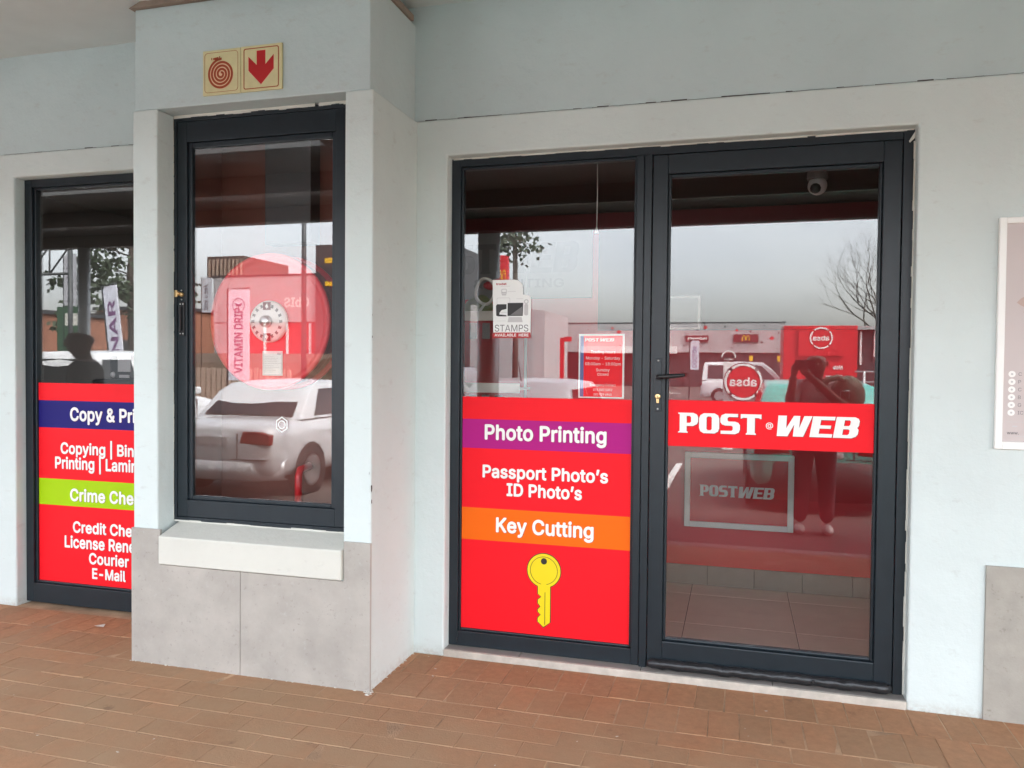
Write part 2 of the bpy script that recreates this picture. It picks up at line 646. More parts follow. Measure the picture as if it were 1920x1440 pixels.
M['thresh'] = mat('grey_floor_tile', (0.27, 0.25, 0.23), 0.4, var=0.08, vscale=9, detail=8)
M['grout'] = mat('tile_edge_trim', (0.50, 0.45, 0.39), 0.6, var=0.15, vscale=18)
M['dark_joint'] = mat('dark_joint', (0.07, 0.06, 0.055), 0.9)
M['paver'] = paver_mat()
M['sand'] = mat('joint_sand', (0.37, 0.235, 0.14), 0.95, var=0.45, vscale=5, bump=0.3, bscale=150)
M['asphalt'] = mat('dusty_asphalt', (0.085, 0.073, 0.064), 0.9, var=0.2, vscale=0.6, bump=0.3, bscale=60)
M['kerb'] = mat('concrete_kerb', (0.30, 0.27, 0.24), 0.85, var=0.15, vscale=8)
M['white_line'] = mat('road_paint', (0.65, 0.65, 0.62), 0.7, var=0.1)
M['red_vinyl'] = mat('red_vinyl', (0.86, 0.007, 0.016), 0.5, spec=0.2, var=0.02)
M['blue_vinyl'] = mat('blue_vinyl', (0.012, 0.008, 0.15), 0.5, spec=0.2)
M['green_vinyl'] = mat('lime_vinyl', (0.36, 0.58, 0.001), 0.5, spec=0.2)
M['purple_vinyl'] = mat('purple_vinyl', (0.42, 0.008, 0.20), 0.5, spec=0.2)
M['orange_vinyl'] = mat('orange_vinyl', (0.86, 0.135, 0.002), 0.5, spec=0.2)
M['white_vinyl'] = mat('white_vinyl', (0.85, 0.83, 0.80), 0.45)
M['shadow_vinyl'] = mat('print_outline', (0.24, 0.006, 0.014), 0.5)
M['yellow_vinyl'] = mat('yellow_vinyl', (0.80, 0.62, 0.004), 0.42)
M['black_print'] = mat('black_print', (0.015, 0.012, 0.012), 0.5)
M['grey_print'] = mat('grey_print', (0.16, 0.15, 0.15), 0.5)
M['pale_print'] = mat('pale_grey_print', (0.55, 0.53, 0.53), 0.5)
M['paper'] = mat('white_paper', (0.82, 0.82, 0.80), 0.55)
M['sign_cream'] = mat('photoluminescent_board', (0.66, 0.60, 0.34), 0.5, var=0.06, vscale=20)
M['sign_brown'] = mat('sign_brown_red', (0.36, 0.055, 0.012), 0.5)
M['sign_red'] = mat('sign_red', (0.46, 0.010, 0.014), 0.5)
M['sign_pink'] = mat('sign_pale_outline', (0.80, 0.55, 0.36), 0.5)
M['brass'] = mat('brass', (0.75, 0.52, 0.25), 0.3, metal=0.9)
M['steel'] = mat('steel', (0.62, 0.62, 0.62), 0.3, metal=0.9)
M['silver_frame'] = mat('silver_snap_frame', (0.86, 0.85, 0.82), 0.35, metal=0.0)
M['brown_board'] = mat('brown_board', (0.26, 0.20, 0.16), 0.7, var=0.15, vscale=10)
M['reel_red'] = mat('hose_reel_red', (0.78, 0.03, 0.045), 0.4, spec=0.5, var=0.05)
M['hose'] = mat('dull_red_hose', (0.34, 0.045, 0.045), 0.6, var=0.1, vscale=20)
M['pipe_red'] = mat('red_pipe', (0.55, 0.015, 0.02), 0.4)
M['board_grey'] = mat('grey_white_board', (0.30, 0.31, 0.31), 0.6)
M['board_ink'] = mat('faded_board_ink', (0.19, 0.195, 0.20), 0.6)
M['terracotta'] = mat('terracotta_paint', (0.17, 0.058, 0.042), 0.8, var=0.12, vscale=4)
M['red_wall'] = mat('red_wall_paint', (0.68, 0.018, 0.032), 0.45, var=0.05, vscale=2)
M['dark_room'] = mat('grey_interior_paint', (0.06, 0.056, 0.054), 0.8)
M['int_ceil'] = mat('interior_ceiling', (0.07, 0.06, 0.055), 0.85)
M['floor_tile'] = mat('interior_floor_tile', (0.72, 0.64, 0.55), 0.28, var=0.05, vscale=6, objvar=0.03)
M['skin'] = mat('dark_skin', (0.14, 0.065, 0.040), 0.5)
M['shirt'] = mat('grey_tshirt', (0.27, 0.26, 0.25), 0.9, var=0.15, vscale=15)
M['bag'] = mat('olive_bag', (0.21, 0.27, 0.21), 0.85, var=0.15, vscale=12)
M['trouser'] = mat('dark_trousers', (0.03, 0.03, 0.035), 0.9)
M['shoe'] = mat('pale_shoe', (0.55, 0.50, 0.47), 0.6)
M['cloth_black'] = mat('black_shirt', (0.018, 0.017, 0.017), 0.9)
M['car_silver'] = mat('silver_car_paint', (0.44, 0.45, 0.46), 0.28, metal=0.3, coat=0.6)
M['car_pale'] = mat('pale_silver_car_paint', (0.66, 0.67, 0.68), 0.26, metal=0.1, coat=0.7)
M['car_white'] = mat('white_car_paint', (0.74, 0.76, 0.77), 0.3, coat=0.6)
M['car_teal'] = mat('teal_car_paint', (0.05, 0.42, 0.36), 0.3, coat=0.6)
M['car_grey'] = mat('grey_car_paint', (0.24, 0.23, 0.23), 0.3, metal=0.3, coat=0.6)
M['car_red'] = mat('red_car_paint', (0.45, 0.02, 0.02), 0.3, coat=0.6)
M['car_blue'] = mat('pale_blue_car_paint', (0.22, 0.34, 0.45), 0.3, coat=0.6)
M['car_glass'] = mat('car_glass', (0.012, 0.014, 0.015), 0.06, spec=0.8)
M['tyre'] = mat('tyre', (0.02, 0.02, 0.02), 0.8)
M['lamp_red'] = mat('tail_lamp', (0.24, 0.012, 0.010), 0.2)
M['lamp_clear'] = mat('head_lamp', (0.7, 0.7, 0.7), 0.15)
M['trim'] = mat('dark_trim', (0.03, 0.03, 0.03), 0.6)
M['canopy_steel'] = mat('grey_roof_sheet', (0.16, 0.16, 0.155), 0.55, var=0.08, vscale=3)
M['beam_brown'] = mat('brown_steel_beam', (0.10, 0.072, 0.06), 0.6)
M['beam_red'] = mat('red_steel', (0.42, 0.016, 0.022), 0.5)
M['pale_panel'] = mat('pale_grey_cladding', (0.42, 0.395, 0.395), 0.7, var=0.05, vscale=0.5)
M['dark_panel'] = mat('dark_cladding', (0.045, 0.045, 0.048), 0.5)
M['red_panel'] = mat('bright_red_cladding', (0.60, 0.012, 0.02), 0.4)
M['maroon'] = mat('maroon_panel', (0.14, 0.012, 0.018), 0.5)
M['gold'] = mat('gold_sign', (0.85, 0.48, 0.02), 0.4)
M['brick_far'] = mat('far_brick', (0.30, 0.13, 0.08), 0.9, var=0.2, vscale=3)
M['bark'] = mat('bark', (0.07, 0.055, 0.045), 0.95, var=0.2, vscale=10)
M['leaf_pine'] = mat('pine_needles', (0.045, 0.065, 0.035), 0.7, var=0.35, vscale=0.8)
M['leaf'] = mat('broad_leaf', (0.05, 0.065, 0.035), 0.6, var=0.3, vscale=2)
M['galv'] = mat('galvanised_steel', (0.45, 0.46, 0.46), 0.45, metal=0.5)
M['dark_steel'] = mat('dark_steel', (0.045, 0.05, 0.052), 0.5)
M['flag_white'] = mat('white_banner_cloth', (0.62, 0.62, 0.68), 0.8)
M['flag_grey'] = mat('grey_banner_cloth', (0.50, 0.50, 0.53), 0.8)
M['flag_ink'] = mat('dark_banner_ink', (0.10, 0.09, 0.11), 0.7)
M['blue_ink'] = mat('slate_blue_ink', (0.12, 0.16, 0.30), 0.7)
M['purple_ink'] = mat('purple_banner_ink', (0.16, 0.06, 0.16), 0.7)
M['container_green'] = mat('green_board', (0.035, 0.09, 0.045), 0.6)
M['wood_post'] = mat('timber_post', (0.36, 0.27, 0.21), 0.9)
M['rack_rail'] = mat('shelf_price_rail', (0.58, 0.54, 0.48), 0.5)
M['pouch_red'] = mat('red_pouch', (0.45, 0.02, 0.03), 0.5)
M['pouch_green'] = mat('green_pouch', (0.12, 0.16, 0.04), 0.5)
M['pouch_tan'] = mat('tan_pouch', (0.35, 0.25, 0.18), 0.6)
M['cable_white'] = mat('white_cable', (0.62, 0.61, 0.58), 0.5)
M['poster_pink'] = mat('blush_poster_paper', (0.56, 0.485, 0.47), 0.5, var=0.03, vscale=2)
M['poster_skin'] = mat('printed_hand_tone', (0.50, 0.36, 0.31), 0.5)
M['amber'] = mat('warm_lamp_glow', (0.9, 0.4, 0.1), 0.4, emit=(1.0, 0.38, 0.10), estr=6.0)
# ------------------------------------------------------------------ ground, pavement, pavers
MB().box(-300, 300, -400, -2.9, -0.5, -0.12).build('ground', M['asphalt'])['kind'] = 'structure'
pav = MB().box(-14, 9, -2.75, 0.19, -0.4, -0.0016).build('pavement', M['sand'])
pav['kind'] = 'structure'
kerb = MB()
kx = -14.0
for i in range(24):
    kerb.box(kx + 0.004, kx + 0.956, -2.9, -2.752, -0.35, 0.0)
    kx += 0.96
kerb.build('kerb', M['kerb'], None, 0.012)['kind'] = 'structure'

def paver_mb(lx, ly, mb=None, cx=0, cy=0, cz=0):
    mb = mb or MB()
    a, b, i = lx / 2, ly / 2, 0.0028
    v = []
    for (dx, dy, z) in ((a, b, -0.05), (a, b, -0.003), (a - i, b - i, 0.0)):
        v += [(cx - dx, cy - dy, cz + z), (cx + dx, cy - dy, cz + z), (cx + dx, cy + dy, cz + z), (cx - dx, cy + dy, cz + z)]
    f = [(8, 9, 10, 11)]
    for l in (0, 4):
        for k in range(4):
            k2 = (k + 1) % 4
            f.append((l + k, l + k2, l + 4 + k2, l + 4 + k))
    return mb.add(v, f)

cells = []
for c in range(2):
    y1 = -0.006 - 0.258 * c
    x = -14 + 0.062 * c
    while x < 8.9:
        cells.append((x + 0.0635, y1 - 0.1285, 'soldier'))
        x += 0.127
yy = -0.524
row = 0
while yy - 0.127 > -2.75:
    x = -14 + 0.127 * (row % 2)
    while x < 8.9:
        cells.append((x + 0.127, yy - 0.0635, 'stretcher'))
        x += 0.254
    yy -= 0.1272
    row += 1
pm = {'soldier': paver_mb(0.1248, 0.2558).mesh('paver', M['paver']), 'stretcher': paver_mb(0.2518, 0.1252).mesh('paver_long', M['paver'])}
inv = cam.matrix_world.inverted()
seen, rest = [], []
fx = cam_d.lens / 36.0
for (x, y, k) in cells:
    if -2.85 < x < -1.64 and y > -0.40 : continue
    p = inv @ Vector((x, y, 0))
    px, py = 0.5 + fx * p.x / -p.z if p.z < 0 else 9, 0.5 + fx * (p.y / -p.z) * 4 / 3 if p.z < 0 else 9
    if -0.03 < px < 1.03 and -0.06 < py < 1.0: seen.append((-p.z, x, y, k))
    else: rest.append((x, y, k))
seen.sort()
for (d, x, y, k) in seen[292:]: rest.append((x, y, k))
for (d, x, y, k) in seen[:292]:
    o = link_mesh('paver', pm[k], pav, (x + random.uniform(-.001, .001), y + random.uniform(-.001, .001), random.gauss(0, 0.0008)), random.gauss(0, 0.006))
    o.rotation_euler.x = random.gauss(0, 0.004)
    o.rotation_euler.y = random.gauss(0, 0.004)
rm = MB()
for (x, y, k) in rest:
    lx, ly = (0.1248, 0.2558) if k == 'soldier' else (0.2518, 0.1252)
    paver_mb(lx, ly, rm, x, y, random.gauss(0, 0.0012))
rm.build('paver', M['paver'], pav)['kind'] = 'stuff'
# small litter on the paving: paper scraps and crumbs
lit = MB()
for i in range(34):
    x, y = random.uniform(-4, 1.6), random.uniform(-1.6, -0.03)
    if -3.0 < x < -1.5 and y > -0.55: continue
    s = random.choice((0.002, 0.003, 0.004))
    a = random.uniform(0, 6.28)
    lit.add([(x + s * math.cos(a + t) * (2.2 if t in (0, PI) else 0.7), y + s * math.sin(a + t), 0.0035 + 0.002 * (t in (0,))) for t in (0, PI / 2, PI, 1.5 * PI)], [(0, 1, 2, 3)])
tag(lit.build('litter', M['sill']), 'small pale crumbs and scraps scattered over the brick paving', 'litter', kind='stuff')
lf = MB()
lf.add([(0, 0, .003), (.035, -.012, .006), (.07, -.004, .004), (.062, .018, .012), (.022, .02, .004)], [(0, 1, 3, 4), (1, 2, 3)])
tag(lf.build('paper_scrap', M['sill'], None, 0, (-3.47, -0.17, 0.002)), 'pale paper scrap lying on red pavers left of the bay', 'litter')

# ------------------------------------------------------------------ shop wall
wall = thing('shop_wall', 'long pale blue-grey plastered shop wall with a cracked band above the door', 'wall', (0, 0, 0))
w = MB()
w.prism([(-9, -0.03), (-4.21, -0.03), (-4.21, 2.6), (-3.01, 2.6), (-3.01, -0.03), (-1.43, -0.03), (-1.43, 2.556), (0.74, 2.556), (0.74, -0.03), (7, -0.03), (7, 2.741), (-9, 2.741)], 0.0, 0.19)
w.build('lower_band', M['wall'], wall, 0.009)
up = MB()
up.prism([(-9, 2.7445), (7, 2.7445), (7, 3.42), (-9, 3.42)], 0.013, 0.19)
up.build('upper_wall', M['wall_up_shaded'], wall)
# ragged crack along the joint between the two plaster coats
ck = MB()
x = -9.0
while x < 7:
    if -2.9 < x < -1.6:
        x += 0.05
        continue
    l = random.uniform(0.02, 0.10)
    h = random.choice((0.0008, 0.0012, 0.002, 0.004, 0.0005))
    z = 2.7425 + random.gauss(0, 0.0006)
    ck.add([(x, 0.0095, z - h), (x + l, 0.0095, z - h * random.uniform(.3, 1)), (x + l, 0.0095, z + h * 0.8), (x, 0.0095, z + h)], [(0, 1, 2, 3)])
    x += l + random.choice((0, 0, 0, 0.05))
ck.build('crack', M['dark_joint'], wall)['kind'] = 'stuff'
t = MB().box(1.036, 1.66, -0.013, 0.004, -0.01, 0.662)
t.build('tile', M['tile2'], wall, 0.0015)
t = MB().box(1.664, 2.29, -0.013, 0.004, -0.01, 0.662)
t.build('tile', M['tile2'], wall, 0.0015)

# ------------------------------------------------------------------ canopy over the walkway
can = thing('canopy', 'sloping walkway canopy with grey soffit, steel beams and braced columns', 'canopy', (0, -1.8, 0))
def cz(y): return 3.322 + 0.120 * y
def cbuild(mb, name, m, bev=0.0):
    o = mb.build(name, m, can, bev)
    o.location = (0, 1.8, 0)
    return o
cbuild(MB().prism_x([(0.012, cz(0.012)), (-1.25, cz(-1.25)), (-1.25, cz(-1.25) + 0.05), (0.3, cz(0.3) + 0.09), (0.3, cz(0.3))], -14, 9), 'soffit', M['ceil'])
def sheet(xa, xb, ya, yb):
    cbuild(MB().prism_x([(ya, cz(ya) + 0.012), (yb, cz(yb) + 0.012), (yb, cz(yb) + 0.05), (ya, cz(ya) + 0.05)], xa, xb), 'roof_sheet', M['canopy_steel'])
sheet(-2.9, 9, -1.252, -3.72)
sheet(-14, -2.902, -1.252, -1.88)
sheet(-14, -2.902, -2.13, -3.72)
for yb, hb, mm in ((-1.55, 0.16, 'beam_brown'), (-2.65, 0.14, 'beam_brown'), (-3.42, 0.125, 'beam_brown')):
    cbuild(MB().box(-14, 9, yb - 0.06, yb + 0.06, cz(yb) - hb, cz(yb) + 0.01), 'beam', M[mm])
cbuild(MB().box(-14, 9, -3.80, -3.722, cz(-3.72) - 0.02, cz(-3.72) + 0.16), 'gutter', M['canopy_steel'])
for xc, rc in ((-12.3, .1), (-7.22, .062), (-2.35, .11), (2.75, .1), (7.7, .1)):
    cbuild(MB().tube([(xc, -3.42, -0.12), (xc, -3.42, cz(-3.42) - 0.12)], rc, 18), 'column', M['galv'])
    cbuild(MB().box(xc - rc - .03, xc + rc + .03, -3.42 - rc - .03, -3.42 + rc + .03, -0.125, -0.10), 'base_plate', M['dark_steel'])

# ------------------------------------------------------------------ the projecting bay
bay = thing('wall_bay', 'projecting plastered bay with tiled base, cream sill and glazed hose cabinet', 'bay', (-2.24, -0.26, 0))
def bb(mb, name, m, bev=0.0, parent=None):
    o = mb.build(name, m, parent or bay, bev)
    o.location = (2.24, 0.26, 0) if parent is None else (0, 0, 0)
    return o
m_ = MB().prism([(-2.893, -0.02), (-1.592, -0.02), (-1.592, 2.735), (-1.732, 2.735), (-1.732, 0.62), (-2.75, 0.62), (-2.75, 2.735), (-2.893, 2.735)], -0.516, 0.003)
bb(m_, 'surround', M['wall'], 0.008)
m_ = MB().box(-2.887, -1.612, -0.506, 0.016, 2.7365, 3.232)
bb(m_, 'upper_block', M['wall_up_shaded'], 0.006)
bb(MB().prism([(-2.896, -0.012), (-2.2715, -0.012), (-2.2715, 0.497), (-2.726, 0.497), (-2.726, 0.67), (-2.896, 0.67)], -0.528, -0.514), 'tile', M['tile'], 0.0012)
bb(MB().prism([(-2.2685, -0.012), (-1.589, -0.012), (-1.589, 0.681), (-1.724, 0.681), (-1.724, 0.497), (-2.2685, 0.497)], -0.528, -0.514), 'tile', M['tile'], 0.0012)
bb(MB().prism_x([(-0.546, 0.503), (-0.39, 0.503), (-0.39, 0.690), (-0.546, 0.641)], -2.722, -1.728), 'sill', M['sill'], 0.006)
bb(MB().prism([(-2.905, 3.232), (-1.60, 3.232), (-1.60, 3.263), (-2.83, 3.263)], -0.53, -0.04), 'cover_board', M['brown_board'], 0.002)
# chipped paint and mastic round the cabinet frame
ch = MB()
for (xa, xb) in ((-2.745, -2.30), (-2.3, -1.95), (-1.93, -1.735)):
    n = 9
    for i in range(n):
        x0_, x1_ = xa + (xb - xa) * i / n, xa + (xb - xa) * (i + 1) / n
        h = random.uniform(0.002, 0.011)
        ch.box(x0_, x1_, -0.402, -0.397, 2.727 - h, 2.7345)
z = 0.70
while z < 2.7:
    l = random.uniform(0.03, 0.12)
    ch.box(-2.7495, -2.7495 + random.uniform(0.001, 0.005), -0.402, -0.398, z, min(2.72, z + l * 0.9))
    z += l
x = -2.745
while x < -1.74:
    l = random.uniform(0.03, 0.12)
    ch.box(x, min(-1.735, x + l), -0.402, -0.398, 0.688, 0.693 + random.uniform(0, 0.005))
    x += l
bb(ch, 'mastic', M['sill'])['kind'] = 'stuff'
# scuffs on the bay arrises: bare render showing
sc = MB()
for (x, y, z, s) in ((-1.5905, -0.516, 0.93, .022), (-1.5905, -0.514, 0.87, .012), (-1.5905, -0.516, 1.62, .008), (-1.5905, -0.516, 1.72, .006), (-1.602, -0.5166, 1.00, .008)):
    pts = [(s * random.uniform(.4, 1) * math.cos(a), s * random.uniform(.5, 1.2) * math.sin(a)) for a in [k * PI / 4 for k in range(8)]]
    sc.add([(x + 0.0004, y + p[0] * .5, z + p[1]) for p in pts], [tuple(range(8))])
bb(sc, 'chip', M['dark_joint'])['kind'] = 'stuff'
mo = MB()
def lump(x, y, s):
    mo.ico((x, y, 0.001), s, (random.uniform(.8, 2.2), random.uniform(.5, 1), random.uniform(.3, .8)), 1, .25)
x = -2.9
while x < -1.58:
    if random.random() < .55: lump(x, -.531, random.uniform(.002, .006))
    x += random.uniform(.01, .06)
for _ in range(16): lump(-1.588 + random.gauss(0, .012), -.530 + random.gauss(0, .010), random.uniform(.004, .010))
for _ in range(22): lump(-1.588, random.uniform(-.5, -.02), random.uniform(.002, .005))
for _ in range(20): lump(random.choice((random.uniform(-1.58, -1.43), random.uniform(.75, 1.7))), -.004, random.uniform(.002, .007))
bb(mo, 'mortar_crumbs', M['sill'])['kind'] = 'stuff'
# cabinet lining
lin = MB()
lin.box(-2.748, -1.734, -0.03, -0.015, 0.69, 2.73)
lin.box(-2.748, -2.735, -0.33, -0.03, 0.69, 2.73)
lin.box(-1.747, -1.734, -0.33, -0.03, 0.69, 2.73)
lin.box(-2.748, -1.734, -0.345, -0.03, 0.665, 0.69)
lin.box(-2.748, -1.734, -0.33, -0.03, 2.715, 2.7345)
bb(lin, 'cabinet_lining', M['terracotta'])
bb(MB().box(-2.40, -2.13, -0.13, -0.032, 2.12, 2.713), 'duct', M['dark_panel'], 0.004)
# cabinet frame and door
fr = MB()
fr.box(-2.7485, -2.731, -0.400, -0.345, 0.694, 2.728)
fr.box(-1.751, -1.7335, -0.400, -0.345, 0.694, 2.728)
fr.box(-2.731, -1.751, -0.400, -0.345, 0.694, 0.712)
fr.box(-2.731, -1.751, -0.400, -0.345, 2.704, 2.728)
bb(fr, 'cabinet_frame', M['frame'], 0.0015)
dr = MB()
dr.box(-2.729, -2.672, -0.396, -0.352, 0.714, 2.702)
dr.box(-1.842, -1.753, -0.396, -0.352, 0.714, 2.702)
dr.box(-2.672, -1.842, -0.396, -0.352, 0.714, 0.800)
dr.box(-2.672, -1.842, -0.396, -0.352, 2.600, 2.702)
dl = bb(dr, 'cabinet_door', M['frame'], 0.002)
bd = MB()
bd.box(-2.672, -2.650, -0.384, -0.356, 0.80, 2.60)
bd.box(-1.868, -1.842, -0.384, -0.356, 0.80, 2.60)
bd.box(-2.650, -1.868, -0.384, -0.356, 0.80, 0.820)
bd.box(-2.650, -1.868, -0.384, -0.356, 2.570, 2.60)
bb(bd, 'glazing_bead', M['frame'], 0.005, dl)
bb(MB().box(-2.649, -1.869, -0.372, -0.366, 0.821, 2.569), 'pane', M['glass'], 0, dl)
lk = MB()
lk.lathe([(0.0, -0.022), (0.009, -0.022), (0.011, -0.018), (0.011, -0.006), (0.006, 0.0)], (-2.716, -0.398, 1.842), 'y', 14)
lk.box(-2.723, -2.709, -0.426, -0.419, 1.824, 1.858)
bb(lk, 'knob', M['brass'], 0.002, dl)
bb(MB().lathe([(0.0, -0.012), (0.010, -0.012), (0.012, 0.0)], (-2.701, -0.397, 1.838), 'y', 14), 'lock_cylinder', M['brass'], 0, dl)
pl = MB().box(-2.711, -2.683, -0.405, -0.396, 1.630, 1.800)
pl.box(-2.701, -2.693, -0.420, -0.405, 1.655, 1.775)
bb(pl, 'pull_handle', M['black'], 0.002, dl)
for (x, z) in ((-2.705, 1.790), (-2.689, 1.790), (-2.705, 1.641), (-2.689, 1.641), (-2.697, 1.812), (-2.698, 1.858)):
    bb(MB().lathe([(0.0, -0.0035), (0.0028, -0.0033), (0.0045, 0.0)], (x, -0.4045, z), 'y', 10), 'screw', M['steel'], 0, dl)

# sign pair above the cabinet
sg = thing('hose_sign', 'cream sign with a brown coiled hose spiral above the glazed cabinet', 'sign', (-2.381, -0.507, 2.880))
MB().box(-0.105, 0.1035, -0.011, 0.0, -0.106, 0.106).build('board', M['sign_cream'], sg, 0.002)
flat([rrect(-0.094, 0.090, -0.094, 0.094, 0.016), rrect(-0.0925, 0.0885, -0.0925, 0.0925, 0.0148)], 0, -0.0118, 0, M['sign_brown'], sg, 'border')
def spiral(r0, r1, turns, wd, a0, n=150):
    i_, o_ = [], []
    for k in range(n + 1):
        f = k / n
        r = r0 + (r1 - r0) * f
        a = a0 - 2 * PI * turns * (1 - f)
        ww = wd / 2
        o_.append(((r + ww) * math.cos(a), (r + ww) * math.sin(a)))
        i_.append(((r - ww) * math.cos(a), (r - ww) * math.sin(a)))
    return o_ + i_[::-1]
flat([circle(0, 0, 0.0665, 48)], -0.002, -0.0112, -0.014, M['sign_pink'], sg, 'disc', 0.0008)
sp = []
def spiral_cw(r0, r1, turns, wd, a_end, n=170):
    o_, i_ = [], []
    for k in range(n + 1):
        f = k / n
        r = r0 + (r1 - r0) * f
        a = a_end + 2 * PI * turns * (1 - f)
        o_.append(((r + wd / 2) * math.cos(a), (r + wd / 2) * math.sin(a)))
        i_.append(((r - wd / 2) * math.cos(a), (r - wd / 2) * math.sin(a)))
    return o_ + i_[::-1]
flat([spiral_cw(0.006, 0.0715, 4.05, 0.0105, math.radians(88))], -0.002, -0.0122, -0.010, M['sign_brown'], sg, 'hose_spiral')
flat([rect(-0.0125, -0.008, 0.054, 0.074), [(-0.017, 0.056), (-0.017, 0.071), (-0.046, 0.068), (-0.046, 0.060)], rect(-0.056, -0.052, 0.059, 0.070)], 0, -0.0122, 0, M['sign_brown'], sg, 'nozzle')
s2 = thing('arrow_sign', 'cream sign with a red downward arrow, right of the hose spiral sign', 'sign', (-2.165, -0.507, 2.880))
MB().box(-0.109, 0.109, -0.013, 0.0, -0.106, 0.106).build('board', M['sign_cream'], s2, 0.002)
flat([rrect(-0.094, 0.094, -0.096, 0.094, 0.010), rrect(-0.090, 0.090, -0.092, 0.090, 0.008)], 0, -0.0138, 0, M['sign_brown'], s2, 'border')
A = [(-0.023, 0.079), (-0.023, 0.013), (-0.067, 0.055), (-0.067, -0.010), (0.0, -0.078), (0.067, -0.010), (0.067, 0.055), (0.023, 0.013), (0.023, 0.079)]
flat([[(p[0] * 1.06, p[1] * 1.04) for p in A]], 0, -0.0136, 0, M['sign_pink'], s2, 'arrow_outline', 0.0006)
flat([A], 0, -0.0142, 0, M['sign_red'], s2, 'arrow')

# hose reel in the cabinet
hr = thing('hose_reel', 'red fire hose reel with a white hub plate behind the cabinet glass', 'hose reel', (-2.30, -0.03, 1.708))
MB().lathe([(0.07, -0.205), (0.30, -0.205), (0.318, -0.212), (0.335, -0.222), (0.347, -0.216), (0.350, -0.206), (0.342, -0.196), (0.30, -0.198), (0.07, -0.198)], (0, 0, 0), 'y', 72).build('front_disc', M['reel_red'], hr)
MB().lathe([(0.07, -0.052), (0.33, -0.052), (0.352, -0.058), (0.352, -0.040), (0.07, -0.040)], (0, 0, 0), 'y', 64).build('back_disc', M['reel_red'], hr)
hs = MB()
for j in range(5):
    for (rr) in (0.315, 0.287):
        y = -0.183 + j * 0.029
        hs.tube([(rr * math.cos(2 * PI * k / 48), y, rr * math.sin(2 * PI * k / 48)) for k in range(48)], 0.0145, 8, closed=True)
hs.build('hose', M['hose'], hr)
MB().lathe([(0.06, -0.21), (0.06, -0.02)], (0, 0, 0), 'y', 20).build('drum', M['reel_red'], hr)
hub = MB().lathe([(0.0, -0.232), (0.085, -0.230), (0.104, -0.224), (0.107, -0.214), (0.107, -0.206), (0.0, -0.206)], (0, 0, 0), 'y', 48).build('hub_plate', M['white_vinyl'], hr)
MB().lathe([(0.0, -0.266), (0.022, -0.264), (0.029, -0.256), (0.031, -0.234)], (0, 0, 0), 'y', 24).build('hub_nut', M['steel'], hub)
ic = []
for k in range(16):
    a = 2 * PI * k / 16 + PI / 2
    if k in (0, 8): continue
    cx_, cz_ = 0.081 * math.cos(a), 0.081 * math.sin(a)
    s = 0.0085
    q = [(-s, -s), (s, -s * .7), (s * .8, s), (0.1 * s, s * .5), (-s, s * .9)]
    random.shuffle(q[3:])
    ic.append([(cx_ + x * math.cos(a) - z * math.sin(a), cz_ + x * math.sin(a) + z * math.cos(a)) for x, z in q])
flat(ic, 0, -0.2335, 0, M['grey_print'], hub, 'hub_marks')['kind'] = 'stuff'
flat([rect(-0.022, 0.022, 0.058, 0.098)], 0, -0.2335, 0, M['maroon'], hub, 'hub_badge')
flat([rect(-0.020, 0.022, -0.100, -0.060)], 0, -0.2335, 0, M['maroon'], hub, 'hub_badge')
flat([[(0, 0.064), (0.009, 0.072), (0.002, 0.092), (-0.009, 0.076)]], 0, -0.2345, 0, M['white_vinyl'], hub, 'hub_flame')
flat([[(0.001, -0.094), (0.010, -0.076), (-0.004, -0.066), (-0.008, -0.080)]], 0, -0.2345, 0, M['white_vinyl'], hub, 'hub_flame')
lbl = MB().box(-0.040, 0.075, -0.2085, -0.2065, -0.275, -0.150).build('instruction_label', M['paper'], hr)
flat([rect(-0.036, 0.071, -0.271, -0.154), rect(-0.0345, 0.0695, -0.2695, -0.1555), rect(-0.034, 0.069, -0.214, -0.2125), rect(0.045, 0.066, -0.170, -0.159)] + [rect(-0.030, random.uniform(0.02, 0.06), -0.180 - 0.008 * k, -0.1785 - 0.008 * k) for k in range(4)] + [rect(-0.030, random.uniform(0.02, 0.06), -0.226 - 0.008 * k, -0.2245 - 0.008 * k) for k in range(5)], 0, -0.2092, 0, M['pale_print'], lbl, 'label_print')
MB().tube([(0.122, -0.13, -1.015), (0.122, -0.13, -0.80), (0.122, -0.115, -0.765), (0.122, -0.02, -0.755)], 0.019, 12).build('supply_pipe', M['pipe_red'], hr)
MB().box(0.30, 0.50, -0.10, -0.06, -0.12, 0.12).build('wall_bracket', M['pipe_red'], hr, 0.004)
hx = thing('hexagon_sticker', 'small clear hexagonal sticker low on the cabinet glass', 'sticker', (-2.143, -0.3725, 1.195))
flat([[(0.036 * math.cos(PI / 6 + k * PI / 3), 0.040 * math.sin(PI / 6 + k * PI / 3)) for k in range(6)], [(0.030 * math.cos(PI / 6 + k * PI / 3), 0.034 * math.sin(PI / 6 + k * PI / 3)) for k in range(6)], circle(0, 0, 0.021, 20), circle(0, 0, 0.016, 20)], 0, -0.0008, 0, M['white_vinyl'], hx, 'sticker_face')

